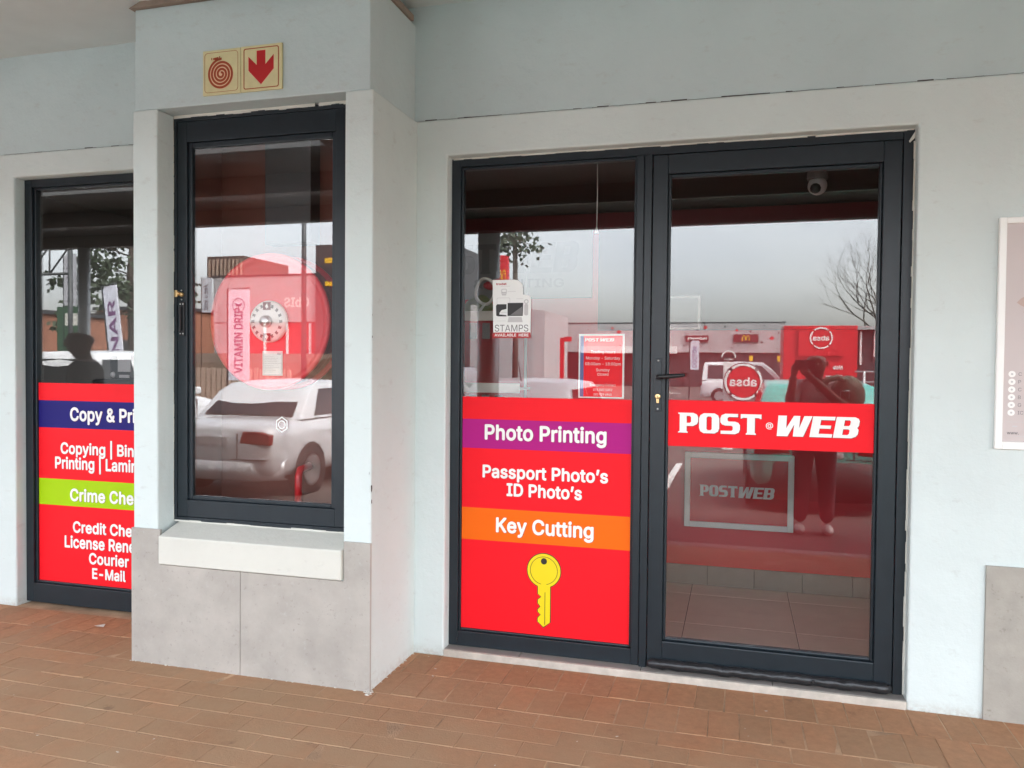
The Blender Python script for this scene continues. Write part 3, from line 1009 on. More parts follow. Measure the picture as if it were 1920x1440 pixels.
# ------------------------------------------------------------------ left shop window
lw = thing('left_shop_window', 'charcoal framed shop window at far left, half hidden by the bay', 'window', (-3.61, 0.07, 0))
def lb(mb, name, m, bev=0.0):
    o = mb.build(name, m, lw, bev)
    o.location = (3.61, -0.07, 0)
    return o
f = MB()
f.box(-4.208, -4.152, 0.07, 0.13, 0.012, 2.598)
f.box(-3.068, -3.012, 0.07, 0.13, 0.012, 2.598)
f.box(-4.152, -3.068, 0.07, 0.13, 0.012, 0.128)
f.box(-4.152, -3.068, 0.07, 0.13, 2.552, 2.598)
lb(f, 'frame', M['frame'], 0.002)
f = MB()
f.box(-4.152, -4.138, 0.086, 0.125, 0.128, 2.552)
f.box(-3.082, -3.068, 0.086, 0.125, 0.128, 2.552)
f.box(-4.138, -3.082, 0.086, 0.125, 0.128, 0.142)
f.box(-4.138, -3.082, 0.086, 0.125, 2.538, 2.552)
lb(f, 'glazing_bead', M['frame'], 0.004)
lb(MB().box(-4.139, -3.081, 0.100, 0.106, 0.141, 2.539), 'pane', M['glass'])

def vinyl(name, label, x0, x1, y, zs, parent=None):
    """stack of colour bands; zs: list of (z0, z1, material, part name)"""
    o = thing(name, label, 'window sticker', ((x0 + x1) / 2, y, zs[-1][0]))
    for (z0, z1, m, nm) in zs:
        b = MB().box(x0, x1, y - 0.0006, y, z0, z1).build(nm, M[m], o)
        b.location = (-(x0 + x1) / 2, -y, -zs[-1][0])
    return o
def vt(st, x0w, y, s, x, z, cap, **k):
    """white lettering with a thin dark outline on a vinyl"""
    ox, oy, oz = st.location
    b = k.pop('bold', 0.026)
    text(s, x - ox + 0.0014, z - oz - 0.0014, cap, y=y - 0.0012 - oy, mat=M['shadow_vinyl'], parent=st, name='lettering_shadow', bold=b, **k)
    return text(s, x - ox, z - oz, cap, y=y - 0.0024 - oy, mat=M['white_vinyl'], parent=st, name='lettering', bold=b, **k)
R_ = 'red_vinyl'
YL = 0.0995
st = vinyl('copy_print_sticker', 'red window vinyl with blue and lime bands reading Copy & Print and Crime Check', -4.137, -3.083, YL,
           [(1.255, 1.362, R_, 'red_band'), (1.088, 1.255, 'blue_vinyl', 'blue_band'), (0.774, 1.088, R_, 'red_band'), (0.613, 0.774, 'green_vinyl', 'lime_band'), (0.142, 0.613, R_, 'red_band')])
vt(st, 0, YL, 'Copy & Print', -3.612, 1.133, 0.083, align='C', width=0.571)
vt(st, 0, YL, 'Copying | Binding', -3.612, 0.930, 0.071, align='C', width=0.715)
vt(st, 0, YL, 'Printing | Laminating', -3.612, 0.838, 0.074, align='C', width=0.8)
vt(st, 0, YL, 'Crime Check', -3.612, 0.644, 0.077, align='C', width=0.575)
vt(st, 0, YL, 'Credit Check', -3.612, 0.452, 0.070, align='C', width=0.535)
vt(st, 0, YL, 'License Renewal', -3.612, 0.357, 0.074, align='C', width=0.66)
vt(st, 0, YL, 'Courier', -3.614, 0.268, 0.069, align='C', width=0.292)
vt(st, 0, YL, 'E-Mail', -3.614, 0.180, 0.066, align='C', width=0.245)

# ------------------------------------------------------------------ shopfront: fixed light and door
sf = thing('shopfront', 'charcoal aluminium shopfront with a fixed window and a glazed door', 'shopfront', (-0.345, 0.07, 0))
def sb(mb, name, m, bev=0.0, parent=None):
    o = mb.build(name, m, parent or sf, bev)
    o.location = (0.345, -0.07, 0) if parent is None else (0, 0, 0)
    return o
f = MB()
f.box(-1.429, -1.381, 0.07, 0.13, 0.036, 2.554)
f.box(0.694, 0.739, 0.066, 0.13, 0.036, 2.554)
f.box(-1.381, 0.694, 0.07, 0.13, 2.514, 2.554)
f.box(-1.381, -0.481, 0.07, 0.13, 0.036, 0.112)
sb(f, 'frame', M['frame'], 0.002)
f = MB()
f.box(-0.481, -0.443, 0.066, 0.13, 0.036, 2.514)
f.box(-0.441, -0.405, 0.060, 0.13, 0.012, 2.514)
sb(f, 'mullion', M['frame'], 0.004)
f = MB()
f.box(-1.381, -1.370, 0.084, 0.125, 0.112, 2.514)
f.box(-0.492, -0.481, 0.084, 0.125, 0.112, 2.514)
f.box(-1.370, -0.492, 0.084, 0.125, 0.112, 0.124)
f.box(-1.370, -0.492, 0.084, 0.125, 2.500, 2.514)
sb(f, 'glazing_bead', M['frame'], 0.004)
sb(MB().box(-1.371, -0.491, 0.094, 0.100, 0.123, 2.501), 'pane', M['glass'])
# ragged silicone at the head and right jamb
f = MB()
x = -1.42
while x < 0.73:
    l = random.uniform(0.03, 0.10)
    f.box(x, min(0.735, x + l), 0.0655, 0.0695, 2.5555 - random.uniform(0.002, 0.008), 2.5563)
    x += l
z = 0.04
while z < 2.50:
    l = random.uniform(0.03, 0.14)
    f.box(0.7405 - random.uniform(0.003, 0.009), 0.7405, 0.060, 0.0655, z, min(2.5, z + l))
    z += l
f.add([(0.739, 0.058, 2.545), (0.712, 0.058, 2.50), (0.716, 0.058, 2.493), (0.739, 0.058, 2.515)], [(0, 1, 2, 3)])
sb(f, 'sealant', M['sill'])['kind'] = 'stuff'
dr = MB()
dr.box(-0.401, -0.330, 0.064, 0.118, 0.048, 2.510)
dr.box(0.614, 0.690, 0.064, 0.118, 0.048, 2.510)
dr.box(-0.330, 0.614, 0.064, 0.118, 0.048, 0.168)
dr.box(-0.330, 0.614, 0.064, 0.118, 2.418, 2.510)
door = sb(dr, 'door', M['frame'], 0.004)
f = MB()
f.box(-0.330, -0.316, 0.080, 0.114, 0.168, 2.418)
f.box(0.600, 0.614, 0.080, 0.114, 0.168, 2.418)
f.box(-0.316, 0.600, 0.080, 0.114, 0.168, 0.182)
f.box(-0.316, 0.600, 0.080, 0.114, 2.400, 2.418)
sb(f, 'glazing_bead', M['frame'], 0.005, door)
sb(MB().box(-0.317, 0.601, 0.0935, 0.0995, 0.181, 2.401), 'door_pane', M['glass'], 0, door)
f = MB().box(-0.380, -0.348, 0.056, 0.0645, 1.282, 1.538)
sb(f, 'handle_plate', M['frame'], 0.002, door)
f = MB()
f.tube([(-0.364, 0.06, 1.448), (-0.364, 0.020, 1.448)], 0.013, 14)
f.tube([(-0.367, 0.016, 1.448), (-0.33, 0.013, 1.450), (-0.28, 0.013, 1.454), (-0.248, 0.018, 1.458), (-0.240, 0.026, 1.459)], [0.011, 0.011, 0.010, 0.009, 0.007], 12)
sb(f, 'lever_handle', M['black'], 0, door)
f = MB().lathe([(0.0, -0.012), (0.0125, -0.012), (0.0135, -0.008), (0.0135, 0.0)], (-0.364, 0.056, 1.354), 'y', 20)
f.box(-0.3705, -0.3575, 0.0455, 0.056, 1.322, 1.350)
sb(f, 'lock_cylinder', M['brass'], 0.002, door)
sb(MB().box(-0.3655, -0.3625, 0.0432, 0.0440, 1.350, 1.361), 'keyhole', M['black'], 0, door)
for z in (1.526, 1.294):
    sb(MB().lathe([(0.0, -0.004), (0.004, -0.0035), (0.0055, 0.0)], (-0.364, 0.0565, z), 'y', 12), 'screw', M['steel'], 0, door)
# stuffed draught excluder along the door's foot
pts, rs = [], []
for i in range(44):
    x = -0.400 + 1.086 * i / 43
    pts.append((x, 0.046 + random.gauss(0, 0.0012), 0.064 + random.gauss(0, 0.0012)))
    rs.append((0.0245 + random.gauss(0, 0.0012)) * (0.55 if i in (0, 43) else 1) * (0.9 if i == 30 else 1))
sb(MB().tube(pts, rs, 14), 'draught_excluder', M['rubber'], 0, door)
sb(MB().lathe([(0.005, -0.004), (0.009, -0.006), (0.011, 0.0), (0.009, 0.004)], (0.358, 0.0215, 0.066), 'y', 16), 'eyelet', M['black'], 0, door)
# threshold of tiles with a pale edge
th = thing('door_threshold', 'low step of grey floor tiles with a pale edge under the shopfront', 'doorstep', (-0.345, 0.04, 0))
def tb(mb, name, m, bev=0.0):
    o = mb.build(name, m, th, bev)
    o.location = (0.345, -0.04, 0)
    return o
tb(MB().box(-1.4295, 0.7395, -0.006, 0.0105, -0.02, 0.0335), 'edge_trim', M['grout'], 0.003)
tb(MB().box(-1.4295, 0.7395, 0.0105, 0.19, -0.02, 0.026), 'screed', M['dark_joint'])
for (xa, xb) in ((-1.429, -1.036), (-1.032, -0.428), (-0.424, 0.178), (0.182, 0.739)):
    tb(MB().box(xa, xb, 0.0108, 0.188, 0.0262, 0.0338), 'tile', M['thresh'], 0.001)

YS = 0.0932
st = vinyl('photo_printing_sticker', 'red window vinyl with purple and orange bands and a yellow key', -1.369, -0.493, YS,
           [(1.217, 1.333, R_, 'red_band'), (1.067, 1.217, 'purple_vinyl', 'purple_band'), (0.757, 1.067, R_, 'red_band'), (0.590, 0.757, 'orange_vinyl', 'orange_band'), (0.125, 0.590, R_, 'red_band')])
vt(st, 0, YS, 'Photo Printing', -1.247, 1.112, 0.080, width=0.632)
vt(st, 0, YS, 'Passport Photo\u2019s', -1.257, 0.916, 0.067, width=0.652)
vt(st, 0, YS, 'ID Photo\u2019s', -1.127, 0.826, 0.067, width=0.392)
vt(st, 0, YS, 'Key Cutting', -1.182, 0.636, 0.078, width=0.508)
kx_, kz_ = -0.926 - st.location.x, 0.457 - st.location.z
def keyloops(g):
    c = circle(0, 0, 0.086 + g, 40, math.radians(-68), math.radians(248))
    sh = [(-0.030 - g, -0.085), (-0.030 - g, -0.120), (-0.012 - g, -0.134), (-0.030 - g, -0.150), (-0.030 - g, -0.168), (-0.016 - g, -0.184), (-0.030 - g, -0.200), (-0.030 - g, -0.212), (-0.014 - g, -0.226), (-0.030 - g, -0.244), (-0.030 - g, -0.262), (0.0, -0.288 - g * 1.3), (0.034 + g, -0.262), (0.034 + g, -0.085)]
    return c + sh
flat([keyloops(0.004)], kx_, YS - 0.0012 - st.location.y, kz_, M['black_print'], st, 'key_outline')
flat([keyloops(0.0)], kx_, YS - 0.0024 - st.location.y, kz_, M['yellow_vinyl'], st, 'key_emblem')
flat([circle(0, 0.048, 0.016, 20), arc_band(0, 0, 0.0695, 0.0715, math.radians(-78), math.radians(258), 40), rect(0.006, 0.0085, -0.275, -0.110)], kx_, YS - 0.0036 - st.location.y, kz_, M['black_print'], st, 'key_detail')

# hand-drawn heavy slab letters of the shop's lettering
LET = {
 'P': (0.98, [[(-.04, 0), (.46, 0), (.46, .04), (.40, .08), (.40, .34), (.72, .34), (.92, .44), (.98, .56), (.98, .80), (.92, .92), (.74, 1), (-.04, 1), (-.04, .95), (.04, .92), (.04, .07), (-.04, .05)], [(.40, .50), (.56, .50), (.62, .56), (.62, .78), (.56, .84), (.40, .84)]]),
 'O': (1.02, [[(.24, 0), (.78, 0), (.96, .10), (1.02, .26), (1.02, .74), (.96, .90), (.78, 1), (.24, 1), (.06, .90), (0, .74), (0, .26), (.06, .10)], [(.44, .16), (.38, .22), (.38, .78), (.44, .84), (.58, .84), (.64, .78), (.64, .22), (.58, .16)]]),
 'S': (0.98, [[(.02, 0), (.74, 0), (.92, .08), (.98, .22), (.98, .44), (.90, .56), (.74, .62), (.42, .62), (.36, .67), (.36, .78), (.42, .84), (.88, .84), (.88, 1), (.24, 1), (.06, .92), (0, .78), (0, .58), (.08, .47), (.24, .41), (.56, .41), (.62, .36), (.62, .22), (.56, .16), (.02, .16)]]),
 'T': (1.0, [[(.24, 0), (.74, 0), (.74, .05), (.68, .09), (.68, .82), (.86, .82), (.96, .78), (1.0, .78), (1.0, 1), (-.02, 1), (-.02, .78), (.02, .78), (.12, .82), (.30, .82), (.30, .09), (.24, .05)]]),
 'W': (1.50, [[(.10, 0), (.58, 0), (.78, .58), (.82, 0), (1.28, 0), (1.52, 1), (1.16, 1), (1.03, .42), (.98, 1), (.70, 1), (.46, .40), (.38, 1), (0, 1)]]),
 'E': (0.98, [[(0, 0), (.98, 0), (.98, .17), (.38, .17), (.38, .42), (.86, .42), (.86, .58), (.38, .58), (.38, .83), (.98, .83), (.98, 1), (0, 1)]]),
 'B': (1.04, [[(0, 0), (.80, 0), (.97, .08), (1.04, .20), (1.04, .40), (.97, .50), (1.02, .60), (1.02, .82), (.96, .93), (.80, 1), (0, 1)], [(.38, .15), (.60, .15), (.66, .20), (.66, .37), (.60, .42), (.38, .42)], [(.38, .58), (.59, .58), (.64, .63), (.64, .80), (.59, .85), (.38, .85)]]),
}
def heavy(word, x0, x1, z0, cap, y, m, parent, name='lettering', shear=0.0, gap=0.07, dx=0, dz=0):
    loops, cx_ = [], 0.0
    for ch_ in word:
        wd, lps = LET[ch_]
        for lp in lps:
            loops.append([(p[0] + cx_ + p[1] * shear, p[1]) for p in lp])
        cx_ += wd + gap
    a = min(p[0] for l in loops for p in l)
    b = max(p[0] for l in loops for p in l)
    k = (x1 - x0) / (b - a)
    loops = [[(x0 + (p[0] - a) * k + dx, z0 + p[1] * cap + dz) for p in l] for l in loops]
    me = shape(loops, 0.001)
    me.materials.append(m)
    return link_mesh(name, me, parent, (0, y, 0))
YD = 0.0928
db = thing('door_name_sticker', 'red vinyl band across the door glass with heavy white slab lettering', 'window sticker', (0.142, YD, 1.115))
MB().box(-0.458, 0.458, -0.0006, 0, 0.0, 0.222).build('red_band', M['red_vinyl'], db)
for (dx, dz, yy_, mm, nm) in ((0.0025, -0.0025, -0.0014, 'shadow_vinyl', 'lettering_shadow'), (0, 0, -0.0028, 'white_vinyl', 'lettering')):
    heavy('POST', -0.411, -0.028, 0.066, 0.096, yy_, M[mm], db, nm, 0.0, 0.05, dx, dz)
    heavy('WEB', 0.041, 0.398, 0.064, 0.096, yy_, M[mm], db, nm, 0.16, 0.05, dx, dz)
text('@', 0.008, 0.1005, 0.026, 'C', 0.032, 0.01, -0.0028, M['white_vinyl'], db)

# stamps show card on the glass
sc_ = thing('stamps_poster', 'white cut-out poster reading STAMPS AVAILABLE HERE on the fixed window', 'poster', (-1.108, YS, 1.638))
x0, x1 = -0.101, 0.099
body = [(x0 + .004, 0.0), (x1, 0.0), (x1 + .002, 0.185)] + [(x1 - .022 + .024 * math.cos(a), 0.192 + .024 * math.sin(a)) for a in (0.2, 0.6, 1.0, 1.57)] + [(0.058, 0.218)] + [(0.013 + .045 * math.cos(a), 0.249 + .045 * math.sin(a)) for a in (0, 0.4, 0.8, 1.2, 1.57)] + [(x0 - .003, 0.294)]
flat([body], 0, -0.0012, 0, M['paper'], sc_, 'card', 0.0016)
flat([[(x0 - .004, -0.002), (x1 + .002, -0.002), (x1 - .001, 0.026), (x0 + .003, 0.026)]], 0, -0.0026, 0, M['sign_red'], sc_, 'red_strip')
text('AVAILABLE  HERE', 0.0, 0.0055, 0.0145, 'C', 0.180, 0.02, -0.0036, M['white_vinyl'], sc_)
text('STAMPS', -0.001, 0.031, 0.034, 'C', 0.178, -0.004, -0.0026, M['grey_print'], sc_)
text('trodat', -0.085, 0.268, 0.011, 'L', 0.056, 0.03, -0.0026, M['sign_red'], sc_)
flat([rrect(-.056, -.028, .222, .248, .006), rrect(-.053, -.031, .232, .245, .004), [(-.052, .215), (-.032, .215), (-.028, .226), (-.056, .226)],
      rrect(-.080, -.010, .128, .203, .006), rrect(-.0785, -.0115, .1295, .2015, .005)], 0, -0.0026, 0, M['pale_print'], sc_, 'stamp_drawing')
flat([[(-.082, .112), (-.070, .108), (-.028, .108), (-.028, .114), (-.066, .118), (-.064, .128), (-.054, .140), (-.028, .146), (-.028, .170), (-.078, .170), (-.084, .162)], [(-.022, .110), (.058, .110), (.060, .176), (-.022, .176)]], 0, -0.0036, 0, M['black_print'], sc_, 'stamp_body')
flat([[(-.008, .114), (.056, .114), (.056, .158)]], 0, -0.0046, 0, M['grey_print'], sc_, 'stamp_face')
flat([[(-.022, .078), (.058, .078), (.052, .104), (-.016, .104)], circle(.076, .182, .012, 20), circle(.076, .182, .007, 16), rrect(.066, .086, .112, .170, .008)], 0, -0.0030, 0, M['pale_print'], sc_, 'stamp_base')
flat([rect(-.060, -.010, .261, .2625), rect(-.022, .020, .234, .2355), rect(.024, .060, .196, .1975), rect(-.080, -.030, .084, .0855)], 0, -0.0030, 0, M['pale_print'], sc_, 'fine_print')['kind'] = 'stuff'

# trading hours notice
hp = thing('trading_hours_notice', 'red paper notice of trading hours with a white border in the fixed window', 'notice', (-0.648, 0.1035, 1.338))
MB().box(-0.1135, 0.1145, -0.0010, 0, 0.0, 0.318).build('sheet', M['paper'], hp)
MB().box(-0.088, 0.105, -0.0018, -0.0012, 0.006, 0.309).build('red_panel', M['red_vinyl'], hp)
MB().box(-0.106, -0.088, -0.0018, -0.0012, 0.006, 0.309).build('blue_edge', mat('notice_blue', (0.06, 0.14, 0.36), 0.5), hp)
heavy('POST', -0.084, -0.012, 0.281, 0.016, -0.0028, M['white_vinyl'], hp, 'lettering', 0.05, 0.06)
heavy('WEB', -0.007, 0.064, 0.281, 0.016, -0.0028, M['white_vinyl'], hp, 'lettering', 0.2, 0.06)
for (s, z, c, wd) in (('Trading hours', .222, .014, .122), ('Monday - Saturday', .192, .014, .170), ('08:00am - 18:00pm', .163, .014, .178), ('Sunday', .133, .014, .068), ('Closed', .112, .013, .054), ('Emergency Contact', .060, .011, .128), ('073 580 5802', .036, .011, .095), ('083 929 6940', .013, .011, .090)):
    text(s, 0.009, z, c, 'C', wd, 0.006, -0.0028, M['white_vinyl'], hp)

# poster frame on the wall at right
pf = thing('poster_frame', 'silver framed blush pink poster on the wall right of the door', 'poster frame', (1.40, 0, 1.65))
f = MB()
for (a, b, c, d) in ((-.347, -.318, -.488, .488), (.318, .347, -.488, .488)): f.box(a, b, -.020, .001, c, d)
f.box(-.318, .318, -.020, .001, .462, .488)
f.box(-.318, .318, -.020, .001, -.488, -.455)
f.build('frame', M['silver_frame'], pf, 0.004)
MB().box(-.318, .318, -.012, -.008, -.455, .462).build('poster', M['poster_pink'], pf)
hand = [(-.275, .13), (-.262, .145), (-.24, .16), (-.225, .178), (-.21, .17), (-.20, .185), (-.17, .19), (-.12, .20), (-.12, .02), (-.18, .03), (-.22, .055), (-.25, .09), (-.232, .105), (-.26, .118)]
flat([hand], 0, -.0126, 0, M['poster_skin'], pf, 'printed_hand')
flat([[(-.236, .185), (-.222, .205), (-.212, .20), (-.224, .182)]], 0, -.0134, 0, M['flag_ink'], pf, 'printed_nail')
for k, s in enumerate(('C', 'P', 'C', 'B', 'G', 'IC')):
    z = -.170 - .0325 * k
    flat([circle(-.286, z, .0135, 24)], 0, -.0126, 0, M['white_vinyl'], pf, 'bullet')
    flat([circle(-.286, z, .0045, 8)], 0, -.0134, 0, M['pale_print'], pf, 'bullet_mark')
    text(s, -.262, z - .007, .0145, 'L', None, -.006, -.0128, M['grey_print'], pf)
flat([rect(-.302, .30, -.3725, -.371), rect(-.280, -.262, -.393, -.387), rect(-.302, .30, -.4325, -.431)], 0, -.0128, 0, M['pale_print'], pf, 'rule')
text('www.', -.300, -.424, .013, 'L', .044, .01, -.0128, M['grey_print'], pf)
# ------------------------------------------------------------------ shop interior
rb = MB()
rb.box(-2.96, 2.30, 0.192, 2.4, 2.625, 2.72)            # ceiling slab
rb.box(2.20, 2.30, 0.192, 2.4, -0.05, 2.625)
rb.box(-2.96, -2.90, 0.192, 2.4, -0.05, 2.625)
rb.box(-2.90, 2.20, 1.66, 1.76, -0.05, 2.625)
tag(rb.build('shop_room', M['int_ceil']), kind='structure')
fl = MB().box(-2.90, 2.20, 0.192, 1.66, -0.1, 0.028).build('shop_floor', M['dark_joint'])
fl['kind'] = 'structure'
tm = MB().box(-0.299, 0.299, -0.299, 0.299, -0.012, 0.006).mesh('tile', M['floor_tile'])
for ix in range(6):
    for iy in range(3):
        x, y = -1.17 + 0.6025 * ix, 0.50 + 0.6025 * iy
        if y > 1.6: continue
        link_mesh('tile', tm, fl, (x, y, 0.0285 + random.uniform(0, .0006)))
tm2 = MB().box(-0.299, 0.299, -0.112, 0.112, -0.012, 0.006).mesh('tile_cut', M['floor_tile'])
for ix in range(6): link_mesh('tile', tm2, fl, (-1.17 + 0.6025 * ix, 1.518, 0.0287))
edge = MB()
for ix in range(9):
    edge.box(-2.9 + .6025 * ix, -2.3035 + .6025 * ix, 0.193, 0.198, 0.0, 0.0345)
edge.build('floor_edge', M['floor_tile'], fl)
rw = thing('red_wall', 'plain red wall at the back of the shop with a row of skirting tiles', 'wall', (0, 1.64, 0))
MB().box(-2.89, 2.19, 0, 0.018, 0.165, 2.54).build('wall_face', M['red_wall'], rw)
sk = MB().box(-0.148, 0.148, -0.010, 0.018, 0.036, 0.164).mesh('tile', M['thresh'])
for i in range(17):
    link_mesh('tile', sk, rw, (-2.72 + 0.30 * i, 0, 0))
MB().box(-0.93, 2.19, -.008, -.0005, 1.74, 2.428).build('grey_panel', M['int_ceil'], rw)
MB().box(-2.88, 2.19, -.012, -.0005, 2.43, 2.545).build('top_shade_strip', M['maroon'], rw)  # added strip: darker red stands in for shade along the wall's top
# framed board on the red wall
fb = thing('framed_board', 'silver framed red board low on the red wall behind the door glass', 'framed board', (0.020, 1.615, 0.68))
f = MB()
for a in ((-.345, -.308, -.248, .248), (.308, .345, -.248, .248)): f.box(a[0], a[1], -.028, .02, a[2], a[3])
f.box(-.308, .308, -.028, .02, .212, .248)
f.box(-.308, .308, -.028, .02, -.248, -.212)
f.build('frame', M['silver_frame'], fb, 0.004)
MB().box(-.308, .308, -.010, .0, -.212, .212).build('panel', mat('red_film', (0.62, 0.02, 0.03), 0.25, bump=0.3, bscale=4), fb)
heavy('POST', -.248, -.005, -.040, .074, -.0115, M['paper'], fb, 'lettering', 0.0, 0.05)
heavy('WEB', .002, .228, -.042, .074, -.0115, M['paper'], fb, 'lettering', 0.18, 0.05)
# large white name board and small white board
nb = thing('name_board', 'large pale board with faint grey lettering high on the red wall', 'board', (-1.64, 1.615, 2.20))
MB().box(-.70, .67, -.012, .02, -.233, .233).build('board', M['board_grey'], nb)
heavy('POST', -.64, -.02, -.055, .21, -.0135, M['board_ink'], nb, 'lettering', 0.0, 0.05)
heavy('WEB', .0, .58, -.055, .21, -.0135, M['board_ink'], nb, 'lettering', 0.2, 0.05)
text('& PRINTING', .475, -.158, .062, 'R', .66, 0.02, -.0135, M['board_ink'], nb)
wb = thing('white_board', 'small white framed board on the red wall behind the door handle', 'board', (-0.42, 1.615, 1.857))
MB().box(-.18, .18, -.012, .02, -.113, .113).build('frame', M['silver_frame'], wb, 0.003)
MB().box(-.165, .165, -.015, -.0125, -.098, .098).build('panel', M['board_grey'], wb)
# dome camera and pull cord
sc2 = thing('security_camera', 'small white dome camera under the dark ceiling behind the door glass', 'camera', (0.385, 0.6, 2.42))
MB().lathe([(0.045, 0.205), (0.05, 0.10), (0.052, 0.06), (0.05, 0.05)], (0, 0, 0), 'z', 24).build('base', M['grey_print'], sc2)
MB().ico((0, 0, 0.02), 0.048, (1, 1, 1), 3).build('dome', M['pale_print'], sc2)
MB().ico((-.012, -.035, 0.0), 0.028, (1, 1, 1), 2).build('lens', M['black'], sc2)
pcd = thing('pull_cord', 'thin white pull cord hanging from the ceiling behind the fixed window', 'cord', (-0.748, 0.5, 2.22))
MB().tube([(0, 0, 0.03), (0.002, 0, 0.2), (0, 0, 0.405)], 0.0028, 6).build('cord', M['white_vinyl'], pcd)
MB().lathe([(0.012, 0), (0.010, 0.010), (0.004, 0.03), (0.003, 0.036)], (0, 0, 0), 'z', 14).build('cord_pull', M['white_vinyl'], pcd)

# display rack behind the fixed window
rk = thing('display_rack', 'wire display rack with two shelves at the left of the fixed window', 'rack', (-1.42, 0.46, 0.03))
for z in (1.36, 1.755):
    MB().box(-.36, .285, -.10, .12, z - .03, z - .018).build('shelf', M['rack_rail'], rk)
    pr = MB().box(-.36, .285, -.112, -.101, z - .045, z + .008).build('price_rail', M['rack_rail'], rk, 0.002)
for x in (-.34, .26):
    MB().tube([(x, .11, 0), (x, .11, 2.02)], .008, 8).build('post', M['galv'], rk)
for z0, n in ((1.30, 7), (1.70, 6)):
    for i in range(n):
        x = -.30 + .075 * i
        MB().box(x - .022, x + .022, -.06, -.05, z0 - .085 + random.uniform(-.02, 0), z0).build('hang_pack', random.choice((M['black'], M['grey_print'], M['dark_panel'])), rk, 0.003)
def pouch(name, label, x, z, w_, h_, m, cat='pouch'):
    mb = MB().ico((0, 0, h_ / 2), 0.5, (w_, .06, h_), 3)
    for i, v in enumerate(mb.v):
        mb.v[i] = (v[0] * (1.15 - .3 * (v[2] / h_)), v[1], v[2] + .006 * math.sin(40 * v[0]))
    return tag(mb.build(name, m, None, 0, (x, 0.44, z)), label, cat)
ZS = 1.768
pouch('pouch', 'green pouch standing at the left end of the upper rack shelf', -1.40, ZS, .17, .12, M['pouch_green'])
pouch('pouch', 'tan pouch at the window edge on the upper rack shelf', -1.55, ZS, .12, .17, M['pouch_tan'])
pouch('pouch', 'red pouch behind the coiled white cable on the rack', -1.30, ZS + .15, .15, .06, M['pouch_red'])
mbx = MB()
mbx.tube([(0.055 * math.cos(2 * PI * k / 30), .01 * math.sin(2 * PI * k / 10), .075 + .07 * math.sin(2 * PI * k / 30)) for k in range(30)], .009, 8, closed=True)
mbx.tube([(0, 0, .01), (-.02, -.005, -.02), (-.045, 0, -.055)], .007, 8)
tag(mbx.build('coiled_cable', M['cable_white'], None, 0, (-1.345, .385, ZS + .06)), 'coiled white cable hanging at the upper rack shelf', 'cable')

# second room behind the left window with a copier
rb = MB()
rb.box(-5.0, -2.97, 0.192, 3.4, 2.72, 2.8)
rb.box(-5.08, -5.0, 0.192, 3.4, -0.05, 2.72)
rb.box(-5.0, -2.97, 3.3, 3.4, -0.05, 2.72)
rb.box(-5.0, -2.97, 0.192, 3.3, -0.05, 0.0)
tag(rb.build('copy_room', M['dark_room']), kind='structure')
cp = thing('copier', 'black office machine with white labels behind the left window', 'copier', (-3.83, 0.50, 0.0))
MB().box(-.30, .30, 0, .45, 0.9, 1.38).build('body', M['black'], cp, 0.02)
MB().box(-.13, .10, -.02, .35, 1.38, 1.55).build('scanner_unit', M['black'], cp, 0.015)
MB().box(-.06, .04, -.024, -.0205, 1.43, 1.53).build('label', M['pale_panel'], cp)
MB().box(-.05, .03, -.024, -.0205, 1.39, 1.41).build('label', M['pale_panel'], cp)
MB().lathe([(0, -.006), (.018, -.006), (.02, 0)], (-.10, -.0205, 1.41), 'y', 16).build('button', M['pale_panel'], cp)
MB().box(-.32, .32, .0, .48, 0, .9).build('cabinet', M['dark_panel'], cp, 0.01)

